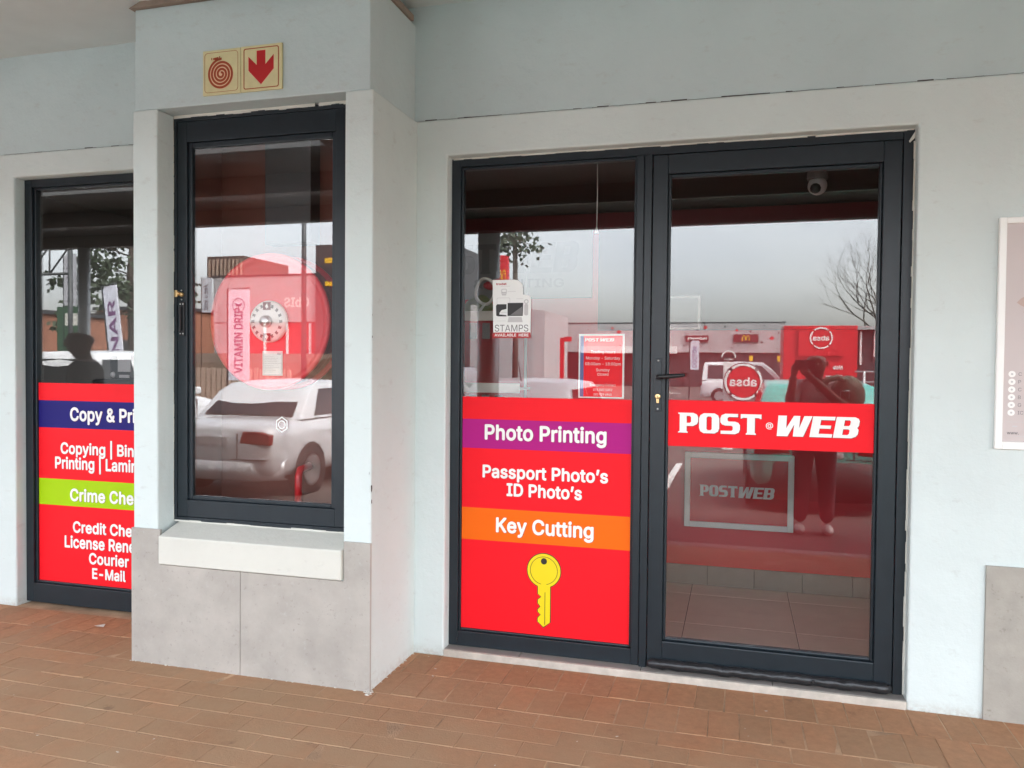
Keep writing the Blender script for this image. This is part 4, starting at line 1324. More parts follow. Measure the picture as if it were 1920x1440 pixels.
# ------------------------------------------------------------------ cars
def slab(q, off, th=0.004):
    """quad (4 points, any order round) lifted off along its normal as a thin slab"""
    q = [Vector(p) for p in q]
    n = (q[1] - q[0]).cross(q[3] - q[0]).normalized()
    return [p + n * off for p in q]
def bil(c, u, v):
    a = c[0].lerp(c[1], u); b = c[3].lerp(c[2], u)
    return a.lerp(b, v)
def make_car(name, label, cat, paint, L, Wd, H, belt, rr0, rr1, rf1, rf0, loc, rz, group, rear_end=True, side=((.06, .50), (.54, .92)), plate=True, wheel=0.30, hood=None, antenna=False, trimdark=False):
    t = thing(name, label, cat, loc, rz, group)
    h, w2 = L / 2, Wd / 2
    hood = hood or belt - .06
    st = [(-h - .01, .34, belt - .20, .74), (-h + .02, .27, belt - .10, .87), (-h + .09, .23, belt - .035, .945), (-h + .30, .22, belt, .985), (rr0 + .3, .20, belt + .01, 1.0), (0, .20, belt, 1.0), (rf0 - .1, .20, belt - .01, 1.0), (rf0 + .25, .20, hood, .985), (h - .25, .22, hood - .10, .95), (h - .05, .26, hood - .22, .86), (h, .32, hood - .30, .76)]
    rings = []
    for (x, z0, z1, k) in st:
        w_ = w2 * k
        zm = z0 + (z1 - z0) * .62
        half = [(w_ * .90, z0), (w_ * .985, z0 + .10), (w_, zm), (w_ * .975, z1 - .07), (w_ * .90, z1)]
        rings.append([(x, y, z) for y, z in half] + [(x, 0, z1 + .012)] + [(x, -y, z) for y, z in reversed(half)])
    n = len(rings[0])
    mb = MB()
    v = [p for r in rings for p in r]
    f = []
    for i in range(len(rings) - 1):
        for k in range(n):
            k2 = (k + 1) % n
            f.append((i * n + k, i * n + k2, (i + 1) * n + k2, (i + 1) * n + k))
    f += [tuple(range(n)), tuple(range((len(rings) - 1) * n, len(rings) * n))]
    mb.add(v, f, True)
    body = mb.build('body', paint, t)
    sd = body.modifiers.new('soft', 'SUBSURF'); sd.levels = 1; sd.render_levels = 1
    # cabin
    wb, wr = w2 * .90, w2 * .74
    zr = H
    zb = belt - .01
    xs = [rr0, rr1, (rr1 * .5 + rf1 * .5), rf1, rf0]
    c = MB()
    ring = []
    for (x, z, ww) in ((rr0, zb, wb), (rr0 * .3 + rr1 * .7, zb + (zr - zb) * .72, wb * .4 + wr * .6), (rr1 + .02, zr - .035, wr), (xs[2], zr, wr * 1.0), (rf1 - .02, zr - .03, wr), (rf1 * .6 + rf0 * .4, zb + (zr - zb) * .62, wb * .4 + wr * .6), (rf0, zb, wb)):
        ring.append((x, z, ww))
    vs = []
    for (x, z, ww) in ring:
        vs += [(x, -ww, z), (x, -ww * .80, z + (.02 if z > zb else 0)), (x, 0, z + (.035 if z > zb else 0)), (x, ww * .80, z + (.02 if z > zb else 0)), (x, ww, z)]
    fs = []
    for i in range(len(ring) - 1):
        for k in range(4):
            fs.append((i * 5 + k, i * 5 + k + 1, (i + 1) * 5 + k + 1, (i + 1) * 5 + k))
    nr = len(ring)
    fs.append(tuple(i * 5 for i in range(nr)))
    fs.append(tuple(i * 5 + 4 for i in reversed(range(nr))))
    c.add(vs, fs, True)
    cab = c.build('roof', paint, t)
    bv = cab.modifiers.new('bevel', 'BEVEL'); bv.width = .035; bv.segments = 3; bv.limit_method = 'ANGLE'; bv.angle_limit = math.radians(35)
    # glass
    def pane(nm, q, off=.008):
        q2 = slab(q, off)
        q3 = slab(q, off - .03)
        m = MB().add(list(q2) + list(q3), [(0, 1, 2, 3), (7, 6, 5, 4), (0, 4, 5, 1), (1, 5, 6, 2), (2, 6, 7, 3), (3, 7, 4, 0)])
        return m.build(nm, M['car_glass'], t)
    for sgn in (1, -1):
        A, B = Vector((rr0, sgn * wb, zb)), Vector((rf0, sgn * wb, zb))
        C, D = Vector((rf1, sgn * wr, zr - .03)), Vector((rr1, sgn * wr, zr - .03))
        cor = [A, B, C, D]
        for (u0, u1) in side:
            q = [bil(cor, u0, .08), bil(cor, u1, .08), bil(cor, u1, .86), bil(cor, u0, .86)]
            if sgn > 0: q = q[::-1]
            pane('side_window', q, .012)
    A, B = Vector((rr0, -wb, zb)), Vector((rr0, wb, zb))
    C, D = Vector((rr1 + .02, wr, zr - .035)), Vector((rr1 + .02, -wr, zr - .035))
    cor = [A, B, C, D]
    pane('rear_window', [bil(cor, .08, .06), bil(cor, .08, .86), bil(cor, .92, .86), bil(cor, .92, .06)], .03)
    A, B = Vector((rf0, -wb, zb)), Vector((rf0, wb, zb))
    C, D = Vector((rf1 - .02, wr, zr - .03)), Vector((rf1 - .02, -wr, zr - .03))
    cor = [A, B, C, D]
    pane('windscreen', [bil(cor, .06, .05), bil(cor, .94, .05), bil(cor, .94, .9), bil(cor, .06, .9)], .03)
    # lamps, bumpers, plate, mirrors
    for sgn in (1, -1):
        y0, y1 = sorted((sgn * w2 * .42, sgn * w2 * .90))
        m = MB().prism_x([(y0, belt - .26), (y1, belt - .27), (y1, belt - .15), ((y0 * .3 + y1 * .7), belt - .115), (y0 + .05, belt - .115)] if sgn > 0 else [(y0, belt - .27), (y1, belt - .26), (y1 - .05, belt - .115), ((y0 * .7 + y1 * .3), belt - .115), (y0, belt - .15)], -h - .006, -h + .13)
        m.build('taillight', M['lamp_red'], t, .012)
        m = MB().box(h - .16, h - .01, y0, y1, hood - .34, hood - .20)
        m.build('headlight', M['lamp_clear'], t, .02)
        m = MB().box(rf0 - .35, rf0 - .20, sgn * w2 * 1.0 - .02 if sgn > 0 else -w2 - .16, w2 + .16 if sgn > 0 else -w2 + .02, belt + .0, belt + .12)
        m.build('wing_mirror', paint, t, .03)
        for x in ((rr0 + rf0) * .5 - .35, (rr0 + rf0) * .5 + .55):
            m = MB().box(x - .09, x + .09, min(sgn * w2 * .985, sgn * w2 * 1.012), max(sgn * w2 * .985, sgn * w2 * 1.012), belt - .16, belt - .12)
            m.build('door_handle', M['trim'], t, .006)
    zb0, zb1 = (.16, .60) if trimdark else (.25, .47)
    bpm = MB()
    bv_, n_ = [], 13
    for i in range(n_):
        yb_ = -w2 * .97 + 2 * w2 * .97 * i / (n_ - 1)
        xb_ = -h - .045 + .30 * abs(yb_ / w2) ** 5
        bv_ += [(xb_ + .10, yb_, zb0 - .02), (xb_ + .012, yb_, zb0 + .02), (xb_, yb_, (zb0 + zb1) / 2), (xb_ + .012, yb_, zb1 - .02), (xb_ + .10, yb_, zb1 + .015)]
    bpm.add(bv_, [(i * 5 + k, i * 5 + k + 1, i * 5 + k + 6, i * 5 + k + 5) for i in range(n_ - 1) for k in range(4)], True)
    bpm.build('rear_bumper', M['trim'] if trimdark else paint, t)
    gp = MB()
    gp.box(-h - .006, -h + .03, -w2 * .84, w2 * .84, zb1 + .012, zb1 + .022)
    for sgn in (1, -1):
        ya, yb = sorted((sgn * w2 * .385, sgn * w2 * .400))
        gp.box(-h - .008, -h + .05, ya, yb, zb1 + .02, belt - .14)
        for xg in ((rr0 + rf0) * .5 - .52, (rr0 + rf0) * .5 + .36, rf0 - .10):
            ya, yb = sorted((sgn * w2 * .93, sgn * w2 * .992))
            gp.box(xg - .005, xg + .005, ya, yb, .48, belt - .10)
        ya, yb = sorted((sgn * w2 * .975, sgn * w2 * 1.004))
        gp.box(-h * .36, h * .40, ya, yb, belt - .36, belt - .33)
    gp.build('panel_gap', M['trim'], t)
    MB().box(h - .16, h + .04, -w2 * .76, w2 * .76, .26, .42).build('front_bumper', M['trim'] if trimdark else paint, t, .03)
    if plate:
        MB().box(-h - .014, -h + .02, -.21, .21, belt - .28, belt - .18).build('number_plate', M['pale_print'], t, .003)
    if antenna:
        MB().tube([(rr1 + .14, 0, zr - .01), (rr1 + .06, 0, zr + .02), (rr1 - .06, 0, zr + .24)], [.02, .008, .003], 6).build('antenna', M['black'], t)
    for xw in (-h * .62, h * .64):
        for sgn in (1, -1):
            yw = sgn * (w2 - .005)
            MB().lathe([(wheel * 1.14, -.02 * sgn), (wheel * 1.14, .004 * sgn)], (xw, yw, wheel), 'y', 28).build('wheel_arch', M['trim'], t)
            wl = MB().lathe([(wheel * .64, -.16 * sgn), (wheel * .92, -.17 * sgn), (wheel, -.12 * sgn), (wheel, -.02 * sgn), (wheel * .93, .016 * sgn), (wheel * .66, .012 * sgn)], (xw, yw, wheel), 'y', 28).build('wheel', M['tyre'], t)
            rim = MB().lathe([(0.0, .012 * sgn), (wheel * .20, .014 * sgn), (wheel * .22, -.02 * sgn), (wheel * .58, -.03 * sgn), (wheel * .62, .014 * sgn), (wheel * .67, .014 * sgn)], (xw, yw, wheel), 'y', 28)
            for k in range(5):
                a = 2 * PI * k / 5 + .3
                p = Vector((math.cos(a), 0, math.sin(a))); q = Vector((-math.sin(a), 0, math.cos(a)))
                cc = Vector((xw, yw + .008 * sgn, wheel))
                r0, r1 = wheel * .15, wheel * .62
                pts = [cc + p * r0 - q * .03, cc + p * r1 - q * .022, cc + p * r1 + q * .022, cc + p * r0 + q * .03]
                rim.add(pts + [x - Vector((0, .03 * sgn, 0)) for x in pts], [(0, 1, 2, 3), (0, 4, 5, 1), (2, 6, 7, 3)])
            rim.build('rim', M['steel'], wl)
    return t
GZ = -0.12
CG = 'cars parked in the lot facing the shop'
make_car('parked_car', 'pale silver saloon parked tail towards the cabinet, with dark red tail lamps', 'car', M['car_pale'], 4.2, 1.68, 1.37, .93, -1.42, -.92, .38, 1.12, (-5.90, -7.0, GZ), -PI / 2, CG, trimdark=False, side=((.12, .48), (.52, .94)))
make_car('parked_car', 'pale hatchback with a roof aerial parked behind the photo printing window reflection', 'car', M['car_silver'], 3.8, 1.66, 1.42, .92, -1.80, -1.42, .30, 1.05, (-2.55, -6.75, GZ), -PI / 2, CG, antenna=True)
make_car('parked_car', 'teal green hatchback parked behind the person taking the photo', 'car', M['car_teal'], 3.7, 1.60, 1.44, .92, -1.75, -1.35, .30, 1.05, (0.92, -7.1, GZ), -PI / 2, CG, trimdark=True)
make_car('parked_car', 'tall white estate car parked opposite the left shop window', 'car', M['car_white'], 4.4, 1.76, 1.76, 1.08, -2.0, -1.82, .45, 1.2, (-9.75, -7.4, GZ), -PI / 2, CG, side=((.04, .28), (.31, .60), (.63, .95)))
make_car('parked_car', 'pale blue car at the far left end of the parked row', 'car', M['car_blue'], 4.0, 1.66, 1.62, 1.0, -1.7, -1.35, .30, 1.05, (-14.2, -8.2, GZ), -PI / 2, CG)
make_car('delivery_van', 'white window van parked side on in front of the grey and red restaurant', 'van', M['car_white'], 4.4, 1.75, 1.82, 1.02, -2.14, -2.05, .50, 1.35, (0.65, -33.5, GZ), 0.06, None, side=((.07, .44), (.49, .66), (.70, .93)), wheel=.31)
make_car('parked_car', 'grey hatchback standing side on beyond the stamps poster reflection', 'car', M['car_grey'], 3.9, 1.66, 1.55, .98, -1.8, -1.5, .25, 1.0, (-6.35, -13.4, GZ), 0.25, CG)
make_car('parked_car', 'red car at the left edge of the fixed window reflection', 'car', M['car_red'], 4.0, 1.66, 1.42, .92, -1.5, -1.1, .3, 1.05, (-8.6, -17.5, GZ), 0.2, CG)
# bay lines
for i, x in enumerate((-12.0, -7.6, -4.3, -0.9, 2.6)):
    MB().box(x - .05, x + .05, -9.4, -4.6, GZ - .01, GZ + .004).build('bay_line', M['white_line'])['kind'] = 'structure'
MB().box(-4.6, -3.2, -44.6, -44.0, GZ - .01, GZ + .004).build('road_marking', M['white_line'])['kind'] = 'structure'

# ------------------------------------------------------------------ people
def skin(name, pts, edges, m, parent, lv=2):
    names = list(pts)
    me = bpy.data.meshes.new(name)
    me.from_pydata([pts[k][0] for k in names], [(names.index(a), names.index(b)) for a, b in edges], [])
    me.materials.append(m)
    o = link_mesh(name, me, parent)
    o.modifiers.new('skin', 'SKIN')
    for i, k in enumerate(names):
        r = pts[k][1]
        rx, ry = r if isinstance(r, tuple) else (r, r)
        me.skin_vertices[0].data[i].radius = (rx * 1.2, ry * 1.2)
        me.skin_vertices[0].data[i].use_root = (i == 0)
    s = o.modifiers.new('sub', 'SUBSURF'); s.levels = lv; s.render_levels = lv
    o.modifiers['skin'].use_smooth_shade = True
    return o
def hand(mb, wrist, d, up, curl):
    """palm and five bent fingers as tapered tubes rooted in the palm"""
    d = Vector(d).normalized(); up = Vector(up).normalized(); s = d.cross(up).normalized(); up = s.cross(d)
    w_ = Vector(wrist)
    mb.tube([w_ - d * .01, w_ + d * .03, w_ + d * .075, w_ + d * .09], [.024, .034, .036, .028], 10)
    for k, (o_, l) in enumerate(((-.027, .068), (-.009, .078), (.009, .073), (.026, .058))):
        p = w_ + d * .082 + s * o_
        a = d; pts = [p - d * .03, p]
        for j, f_ in enumerate((.42, .32, .26)):
            a = (a + up * curl * (.5 + .4 * j)).normalized()
            p = p + a * l * f_
            pts.append(p)
        mb.tube(pts, [.010, .0098, .0088, .008, .0062], 8)
    p = w_ + d * .03 - s * .028
    a = (d * .6 - s * .8).normalized()
    mb.tube([p + s * .015, p + a * .03, p + a * .055 + up * .01, p + a * .075 + up * .025 + d * .01], [.013, .0115, .010, .007], 8)
def make_person(label, loc, rz, arms, shirt, bald=True):
    t = thing('person', label, 'person', loc, rz)
    (eL, wL, eR, wR) = arms
    P_ = {'pel': ((0, 0, .93), (.135, .10)), 'sp': ((0, .0, 1.14), (.125, .095)), 'ch': ((0, -.02, 1.36), (.15, .10)), 'nk': ((0, -.005, 1.50), .056), 'nk2': ((0, .012, 1.55), .056),
          'hd': ((0, .040, 1.605), (.076, .088)), 'hd2': ((0, .028, 1.675), (.088, .104)), 'hd3': ((0, .018, 1.735), (.070, .084)),
          'shl': ((-.175, -.015, 1.43), .062), 'shr': ((.175, -.015, 1.43), .062), 'el': (eL, .042), 'er': (eR, .044), 'wl': (wL, .030), 'wr': (wR, .030),
          'hl': ((-.10, 0, .86), .088), 'hr': ((.10, 0, .86), .088), 'kl': ((-.115, .02, .50), .058), 'kr': ((.115, .02, .50), .058), 'al': ((-.125, -.01, .09), .040), 'ar': ((.125, -.01, .09), .040)}
    E_ = [('pel', 'sp'), ('sp', 'ch'), ('ch', 'nk'), ('nk', 'nk2'), ('nk2', 'hd'), ('hd', 'hd2'), ('hd2', 'hd3'), ('ch', 'shl'), ('shl', 'el'), ('el', 'wl'), ('ch', 'shr'), ('shr', 'er'), ('er', 'wr'), ('pel', 'hl'), ('hl', 'kl'), ('kl', 'al'), ('pel', 'hr'), ('hr', 'kr'), ('kr', 'ar')]
    body = skin('body', P_, E_, M['skin'], t)
    fm = MB()
    fm.ico((0, .142, 1.645), .018, (.8, 1.2, 1.3), 2)
    for sx in (-1, 1): fm.ico((sx * .102, .022, 1.655), .028, (.35, .7, 1.15), 2)
    fm.ico((0, .132, 1.600), .02, (1.3, .5, .28), 2)
    fm.build('face', M['skin'], body)
    ey = MB()
    for sx in (-1, 1): ey.ico((sx * .034, .130, 1.672), .011, (1.2, .7, .8), 2)
    ey.build('eyes', M['black'], body)
    hm = MB()
    for e_, w_, sg in ((eL, wL, 1), (eR, wR, -1)):
        d = Vector(w_) - Vector(e_)
        hand(hm, w_, d, (sg * .5, .6, .2), .55)
    hm.build('hands', M['skin'], body)
    def mid(a, b, k): return tuple(Vector(a).lerp(Vector(b), k))
    sl, sr = P_['shl'][0], P_['shr'][0]
    S_ = {'pel': ((0, 0, .92), (.155, .118)), 'sp': ((0, 0, 1.14), (.145, .112)), 'ch': ((0, -.02, 1.36), (.166, .118)), 'nk': ((0, -.01, 1.475), .075), 'shl': (sl, .076), 'shr': (sr, .076), 'ul': (mid(sl, eL, .75), .060), 'ur': (mid(sr, eR, .75), .060)}
    skin('shirt', S_, [('pel', 'sp'), ('sp', 'ch'), ('ch', 'nk'), ('ch', 'shl'), ('shl', 'ul'), ('ch', 'shr'), ('shr', 'ur')], shirt, t)
    T_ = {'pel': ((0, 0, .95), (.148, .112)), 'hl': ((-.10, 0, .84), .102), 'kl': ((-.115, .02, .50), .075), 'al': ((-.125, -.01, .10), .062), 'hr': ((.10, 0, .84), .102), 'kr': ((.115, .02, .50), .075), 'ar': ((.125, -.01, .10), .062)}
    skin('trousers', T_, [('pel', 'hl'), ('hl', 'kl'), ('kl', 'al'), ('pel', 'hr'), ('hr', 'kr'), ('kr', 'ar')], M['trouser'], t)
    for sx in (-1, 1):
        m = MB().ico((sx * .13, .055, .048), .05, (1.0, 2.7, .95), 3)
        m.v = [(a, b, max(c, 0.0)) for a, b, c in m.v]
        m.build('shoe', M['shoe'], t)
    return t
pz = GZ
make_person('bald person in a grey T-shirt raising a phone in both hands, mirrored in the door', (0.74, -4.25, pz), 0.0, ((-.26, .16, 1.20), (-.22, .27, 1.55), (.24, .20, 1.24), (-.06, .30, 1.52)), M['shirt'])
ph = thing('phone', 'black phone held up sideways in front of the bald person', 'phone', (0.61, -3.885, pz + 1.645))
MB().box(-.090, .090, -.004, .004, -.045, .045).build('case', M['black'], ph, .003)
MB().lathe([(0, .008), (.010, .008), (.012, .0041)], (-.06, 0, .018), 'y', 14).build('lens', M['dark_panel'], ph)
bg_ = thing('shoulder_bag', 'olive shoulder bag with a black strap buckle on the bald person', 'bag', (1.02, -4.18, pz + 1.20))
m = MB().ico((0, 0, .16), .17, (.95, .62, 1.1), 3, .02); m.build('bag_body', M['bag'], bg_)
MB().tube([(-.03, .06, .30), (-.10, .09, .33), (-.20, .10, .30), (-.28, .12, .20)], .028, 8).build('strap', M['bag'], bg_)
m = MB().tube([(-.075, .12, .13), (-.075, .125, .20), (.0, .125, .20), (.0, .12, .13)], .006, 6); m.build('buckle', M['steel'], bg_)
make_person('dark silhouetted person in black, mirrored in the left shop window', (-5.28, -1.42, 0.0), 1.1, ((-.27, -.02, 1.13), (-.25, .12, .90), (.27, -.02, 1.13), (.25, .12, .90)), M['cloth_black'])

# ------------------------------------------------------------------ across the lot (seen mirrored in the glass)
def far(name, label, cat, x, y, z=GZ, group=None):
    """faces the shop: local -y points to +y"""
    return thing(name, label, cat, (x, y, z), PI, group)
# long restaurant building: local x is mirrored (world x = X - local x)
rs_ = far('restaurant', 'long low restaurant clad in pale dotted panels over a dark red glazed front', 'building', -6.5, -60)
MB().box(-10, 10.6, 0, 12, 2.72, 5.02).build('cladding', M['pale_panel'], rs_)
MB().box(-10.05, 10.65, -.03, 12.05, 5.022, 5.10).build('coping', M['dark_panel'], rs_)
MB().box(-10, 10.6, .35, 12, 0, 2.715).build('shop_glazing', M['dark_panel'], rs_)
MB().box(-1.0, 10.6, .20, .345, .35, 2.715).build('red_front', M['maroon'], rs_)
MB().box(-1.9, 5.6, -1.2, -.003, 2.62, 3.16).build('awning', M['paper'], rs_)
pj = MB()
for i in range(18): pj.box(-9.4 + 1.15 * i, -9.38 + 1.15 * i, -.012, .002, 2.75, 5.0)
pj.build('panel_joint', M['galv'], rs_)
rnd = random.Random(5)
def dots(m, n, r0, r1):
    lp = [circle(rnd.uniform(-9.6, 10.2), rnd.uniform(2.95, 4.85), rnd.uniform(r0, r1), 14) for _ in range(n)]
    flat(lp, 0, -.02, 0, m, rs_, 'dot_pattern', .01)
dots(M['red_panel'], 10, .10, .15); dots(M['dark_panel'], 22, .05, .10); dots(M['galv'], 10, .08, .12)
for i in range(12): MB().box(-9.3 + 1.7 * i, -9.24 + 1.7 * i, .19, .36, 0, 2.7).build('mullion', M['dark_steel'], rs_)
MLET = []
def arches(w_, h_):
    o = []
    for sx in (-1, 1):
        cx_ = sx * w_ / 4
        out_ = [(cx_ + w_ * .27 * math.cos(a), h_ * math.sin(a)) for a in [PI * k / 14 for k in range(15)]]
        in_ = [(cx_ + w_ * .17 * math.cos(a), h_ * .90 * math.sin(a)) for a in [PI * k / 14 for k in reversed(range(15))]]
        o.append(out_ + in_)
    return o
def msign(name, label, xw, z0, z1, wd, y, txt):
    t = far(name, label, 'sign', xw, y, 0)
    MB().box(-wd / 2, wd / 2, -.12, 0, z0, z1).build('sign_box', M['maroon'], t)
    if txt: text(txt, 0, z0 + (z1 - z0) * .32, (z1 - z0) * .42, 'C', wd * .84, .03, -.13, M['white_vinyl'], t)
    else: flat(arches((z1 - z0) * .95, (z1 - z0) * .72), 0, -.13, z0 + (z1 - z0) * .14, M['gold'], t, 'arches_emblem', .02)
    return t
msign('restaurant_sign', 'maroon sign with a yellow arched emblem at the right end of the dotted panels', .62, 3.42, 4.02, 1.85, -59.95, '')
msign('restaurant_sign', 'maroon sign with a yellow arched emblem left of the red height post', -14.6, 3.42, 4.15, 1.80, -59.95, '')
msign('restaurant_sign', 'maroon sign with white lettering above the pale awning', -3.05, 3.43, 3.93, 1.74, -59.95, 'McDonald\u2019s')
for i, xw in enumerate((1.0, 3.0)):
    t = far('menu_board', ('yellow menu board nearer the white van roof', 'yellow menu board at the end beside the red kiosk')[i], 'sign', xw, -58, GZ)
    MB().box(-.14, .14, -.06, 0, 2.05, 2.45).build('board', M['gold'], t)
    MB().box(-.04, .04, -.04, 0, 0, 2.05).build('post', M['dark_steel'], t)
# red bank kiosk
kb = far('bank_kiosk', 'bright red bank kiosk with a ringed white name on its upper panel', 'kiosk', 3.22, -30, GZ)
MB().box(-1.36, 1.42, 0, 2.5, 0, 3.30).build('shell', M['red_panel'], kb, .02)
MB().box(-.86, .86, -.12, -.003, 2.08, 3.18).build('name_panel', M['red_panel'], kb, .01)
def ring_logo(parent, x, y, z, r, m, name='ring_emblem'):
    lp = [arc_band(x, z, r * .88, r, a + .09, a + PI / 2 - .09, 14) if True else None for a in (PI / 4 - .0, 3 * PI / 4, 5 * PI / 4, 7 * PI / 4)]
    flat(lp, 0, y, 0, m, parent, name, .01)
    text('absa', x, z - r * .24, r * .48, 'C', r * 1.42, .02, y, m, parent)
ring_logo(kb, 0.0, -.135, 2.80, .43, M['white_vinyl'])
text('Mob', -.83, 1.55, .16, 'L', .36, .02, -.014, M['white_vinyl'], kb)
flat([rect(-.83, -.62, 1.24, 1.33), rect(-.5, -.2, 1.26, 1.30), rect(-.83, -.62, .98, 1.06)], 0, -.014, 0, M['pale_print'], kb, 'small_print', .01)
dk = far('dark_shop', 'dark grey shop front with pale vertical tubes right of the red kiosk', 'building', 8.2, -33)
MB().box(-3.6, 3.6, 0, 6, 0, 3.25).build('wall', M['dark_panel'], dk)
MB().box(-3.7, 3.7, -.4, 6, 3.253, 3.40).build('roof', M['pale_panel'], dk)
for i in range(9): MB().box(3.05 - .55 * i, 3.13 - .55 * i, -.1, -.002, 1.75 if i % 2 == 0 else 2.1, 3.2).build('tube', M['paper'], dk)
gl_ = thing('guard_rail', 'galvanised three-bar guard rail in front of the dark shop', 'railing', (4.4, -20, GZ))
for x in (-.98, .2, 1.4): MB().tube([(x, 0, 0), (x, 0, 1.53)], .035, 8).build('post', M['galv'], gl_)
for z in (.92, 1.22, 1.51): MB().tube([(-1.22, 0, z), (1.6, 0, z)], .028, 8).build('rail', M['galv'], gl_)
# bank totem: round sign on a white post
tt = far('bank_totem', 'round red and white bank sign mounted on a slim white post', 'sign', .10, -12, GZ)
MB().box(.16, .36, -.02, .06, 0, 1.72).build('post', M['white_vinyl'], tt, .01)
MB().box(.12, .40, -.03, .07, 1.72, 1.80).build('cap', M['black'], tt, .01)
flat([arc_band(.26, 1.80, .115, .14, 0, PI, 16)], 0, -.02, 0, M['white_vinyl'], tt, 'arch', .03)
text('PMG I', .26, 1.742, .035, 'C', .17, .02, -.032, M['white_vinyl'], tt)
MB().lathe([(0, -.16), (.365, -.16), (.372, -.15), (.372, -.11), (0, -.11)], (-.02, 0, 1.33), 'y', 48).build('disc', M['black'], tt)
flat([circle(-.02, 1.33, .30, 44)], 0, -.163, 0, M['red_panel'], tt, 'red_face', .004)
ring_logo(tt, -.02, -.168, 1.33, .352, M['white_vinyl'])
# banners
def banner(name, label, xw, y, z0, z1, wd, cloth, ink, s, cap, mirrored=False, tilt=0.0, base=GZ, pole=True, bold=.02):
    t = far(name, label, 'banner', xw, y, base)
    t.rotation_euler.y = tilt
    MB().prism([(-wd / 2, z0 - base), (wd / 2, z0 - base), (wd / 2, z1 - base - .06), (wd / 2 - .06, z1 - base), (-wd / 2, z1 - base)], -.012, .012).build('cloth', cloth, t)
    if pole: MB().tube([(wd / 2 + .03, 0, 0), (wd / 2 + .03, 0, z1 - base + .03), (-wd / 2, 0, z1 - base + .04)], .018, 8).build('pole', M['dark_steel'], t)
    if s:
        o = text(s, cap * (-.5 if mirrored else .5), z0 - base + (z1 - z0) * .08, cap, 'L', (z1 - z0) * .72, bold, -.018, ink, t, up=True)
        if mirrored:
            for v in o.data.vertices: v.co.x = -v.co.x
            o.data.flip_normals()
    return t
banner('banner', 'tall white banner reading DOCTOR in slate blue, before the pale awning', -1.46, -25, 1.38, 2.42, .30, M['flag_white'], M['blue_ink'], 'DOCTOR', .15, True)
v_ = banner('banner', 'pale banner reading VITAMIN DRIP with an emblem, left of the hose reel hub', -10.5, -12, 1.10, 3.08, .52, M['flag_white'], M['purple_ink'], 'VITAMIN DRIP', .22, True)
flat([circle(0, 2.86, .16, 24), circle(0, 2.86, .145, 24), [(-.10, 2.92), (0, 2.88), (.10, 2.92), (.05, 2.84), (.015, 2.84), (.01, 2.74), (-.01, 2.74), (-.015, 2.84), (-.05, 2.84)]], 0, -.018, 0, M['purple_ink'], v_, 'emblem', .002)
banner('banner', 'tilted white banner ending in NAR with an emblem, above the white estate car', -12.75, -10.2, 1.55, 3.15, .36, M['flag_white'], M['purple_ink'], 'NAR', .20, True, 0.12)
banner('banner', 'grey store banner on a lamp pole beside the round green pole, left window', -26.0, -22, 3.72, 5.75, .62, M['flag_grey'], M['flag_ink'], 'pick n pay', .24)
banner('banner', 'grey store banner left of the ribbed roof box, cabinet glass', -24.85, -30, 3.90, 5.58, .58, M['flag_grey'], M['flag_ink'], 'pick n pay', .24)
# white gable wall, red shop and ribbed box seen in the cabinet glass
ws = far('white_shop', 'big pale wall with white lettering over a red glazed shop front', 'building', -27.0, -38)
MB().box(-4.0, 3.4, 0, 10, 4.0, 6.70).build('wall', M['pale_panel'], ws)
MB().box(-4.02, 3.42, -.04, 10, 6.702, 6.80).build('coping', M['dark_panel'], ws)
MB().box(-4.0, 1.0, .1, 10, 0, 3.995).build('red_front', M['red_panel'], ws)
MB().box(1.0, 3.4, .05, 10, 0, 3.995).build('side_wall', M['pale_panel'], ws)
for x in (-3.1, -1.6, -.1): MB().box(x - .06, x + .06, .0, .12, 0, 3.9).build('mullion', M['paper'], ws)
text('ObIS', -2.25, 4.85, .58, 'C', 1.65, .03, -.02, M['white_vinyl'], ws)
MB().box(2.0, 4.6, 1.0, 6, 6.80, 8.1).build('plant_screen', M['beam_brown'], ws)
for i in range(9): MB().box(2.1 + .28 * i, 2.2 + .28 * i, .9, .998, 6.85, 7.9).build('rib', M['wood_post'], ws)
bm_ = far('dark_restaurant', 'dark brown building edge with gold emblem pieces at the right of the cabinet glass', 'building', -19.3, -37.6)
MB().box(-4.0, 4.0, 0, 8, 0, 8.35).build('wall', M['dark_panel'], bm_)
flat(arches(1.6, 1.0), 0, -.02, 6.2, M['gold'], bm_, 'arches_emblem', .02)
flat([rect(2.2, 3.4, 7.3, 7.6), rect(2.3, 3.4, 6.0, 6.25)], 0, -.02, 0, M['gold'], bm_, 'gold_bar', .02)
def lamp(name, label, x, y, h, r, arm):
    t = thing(name, label, 'street lamp', (x, y, GZ))
    MB().tube([(0, 0, 0), (0, 0, h)], [r * 1.2, r * .8], 10).build('pole', M['dark_steel'], t)
    MB().box(-.35, .35, -.12, .12, h, h + .1).build('lamp_head', M['dark_steel'], t, .02)
    return t
lamp('street_lamp', 'tall dark lamp pole crossing the pale wall in the cabinet glass', -13.64, -20, 9, .08, 1)
lamp('street_lamp', 'thin dark pole carrying the grey store banner in the left window', -25.55, -22, 7.5, .07, 1)
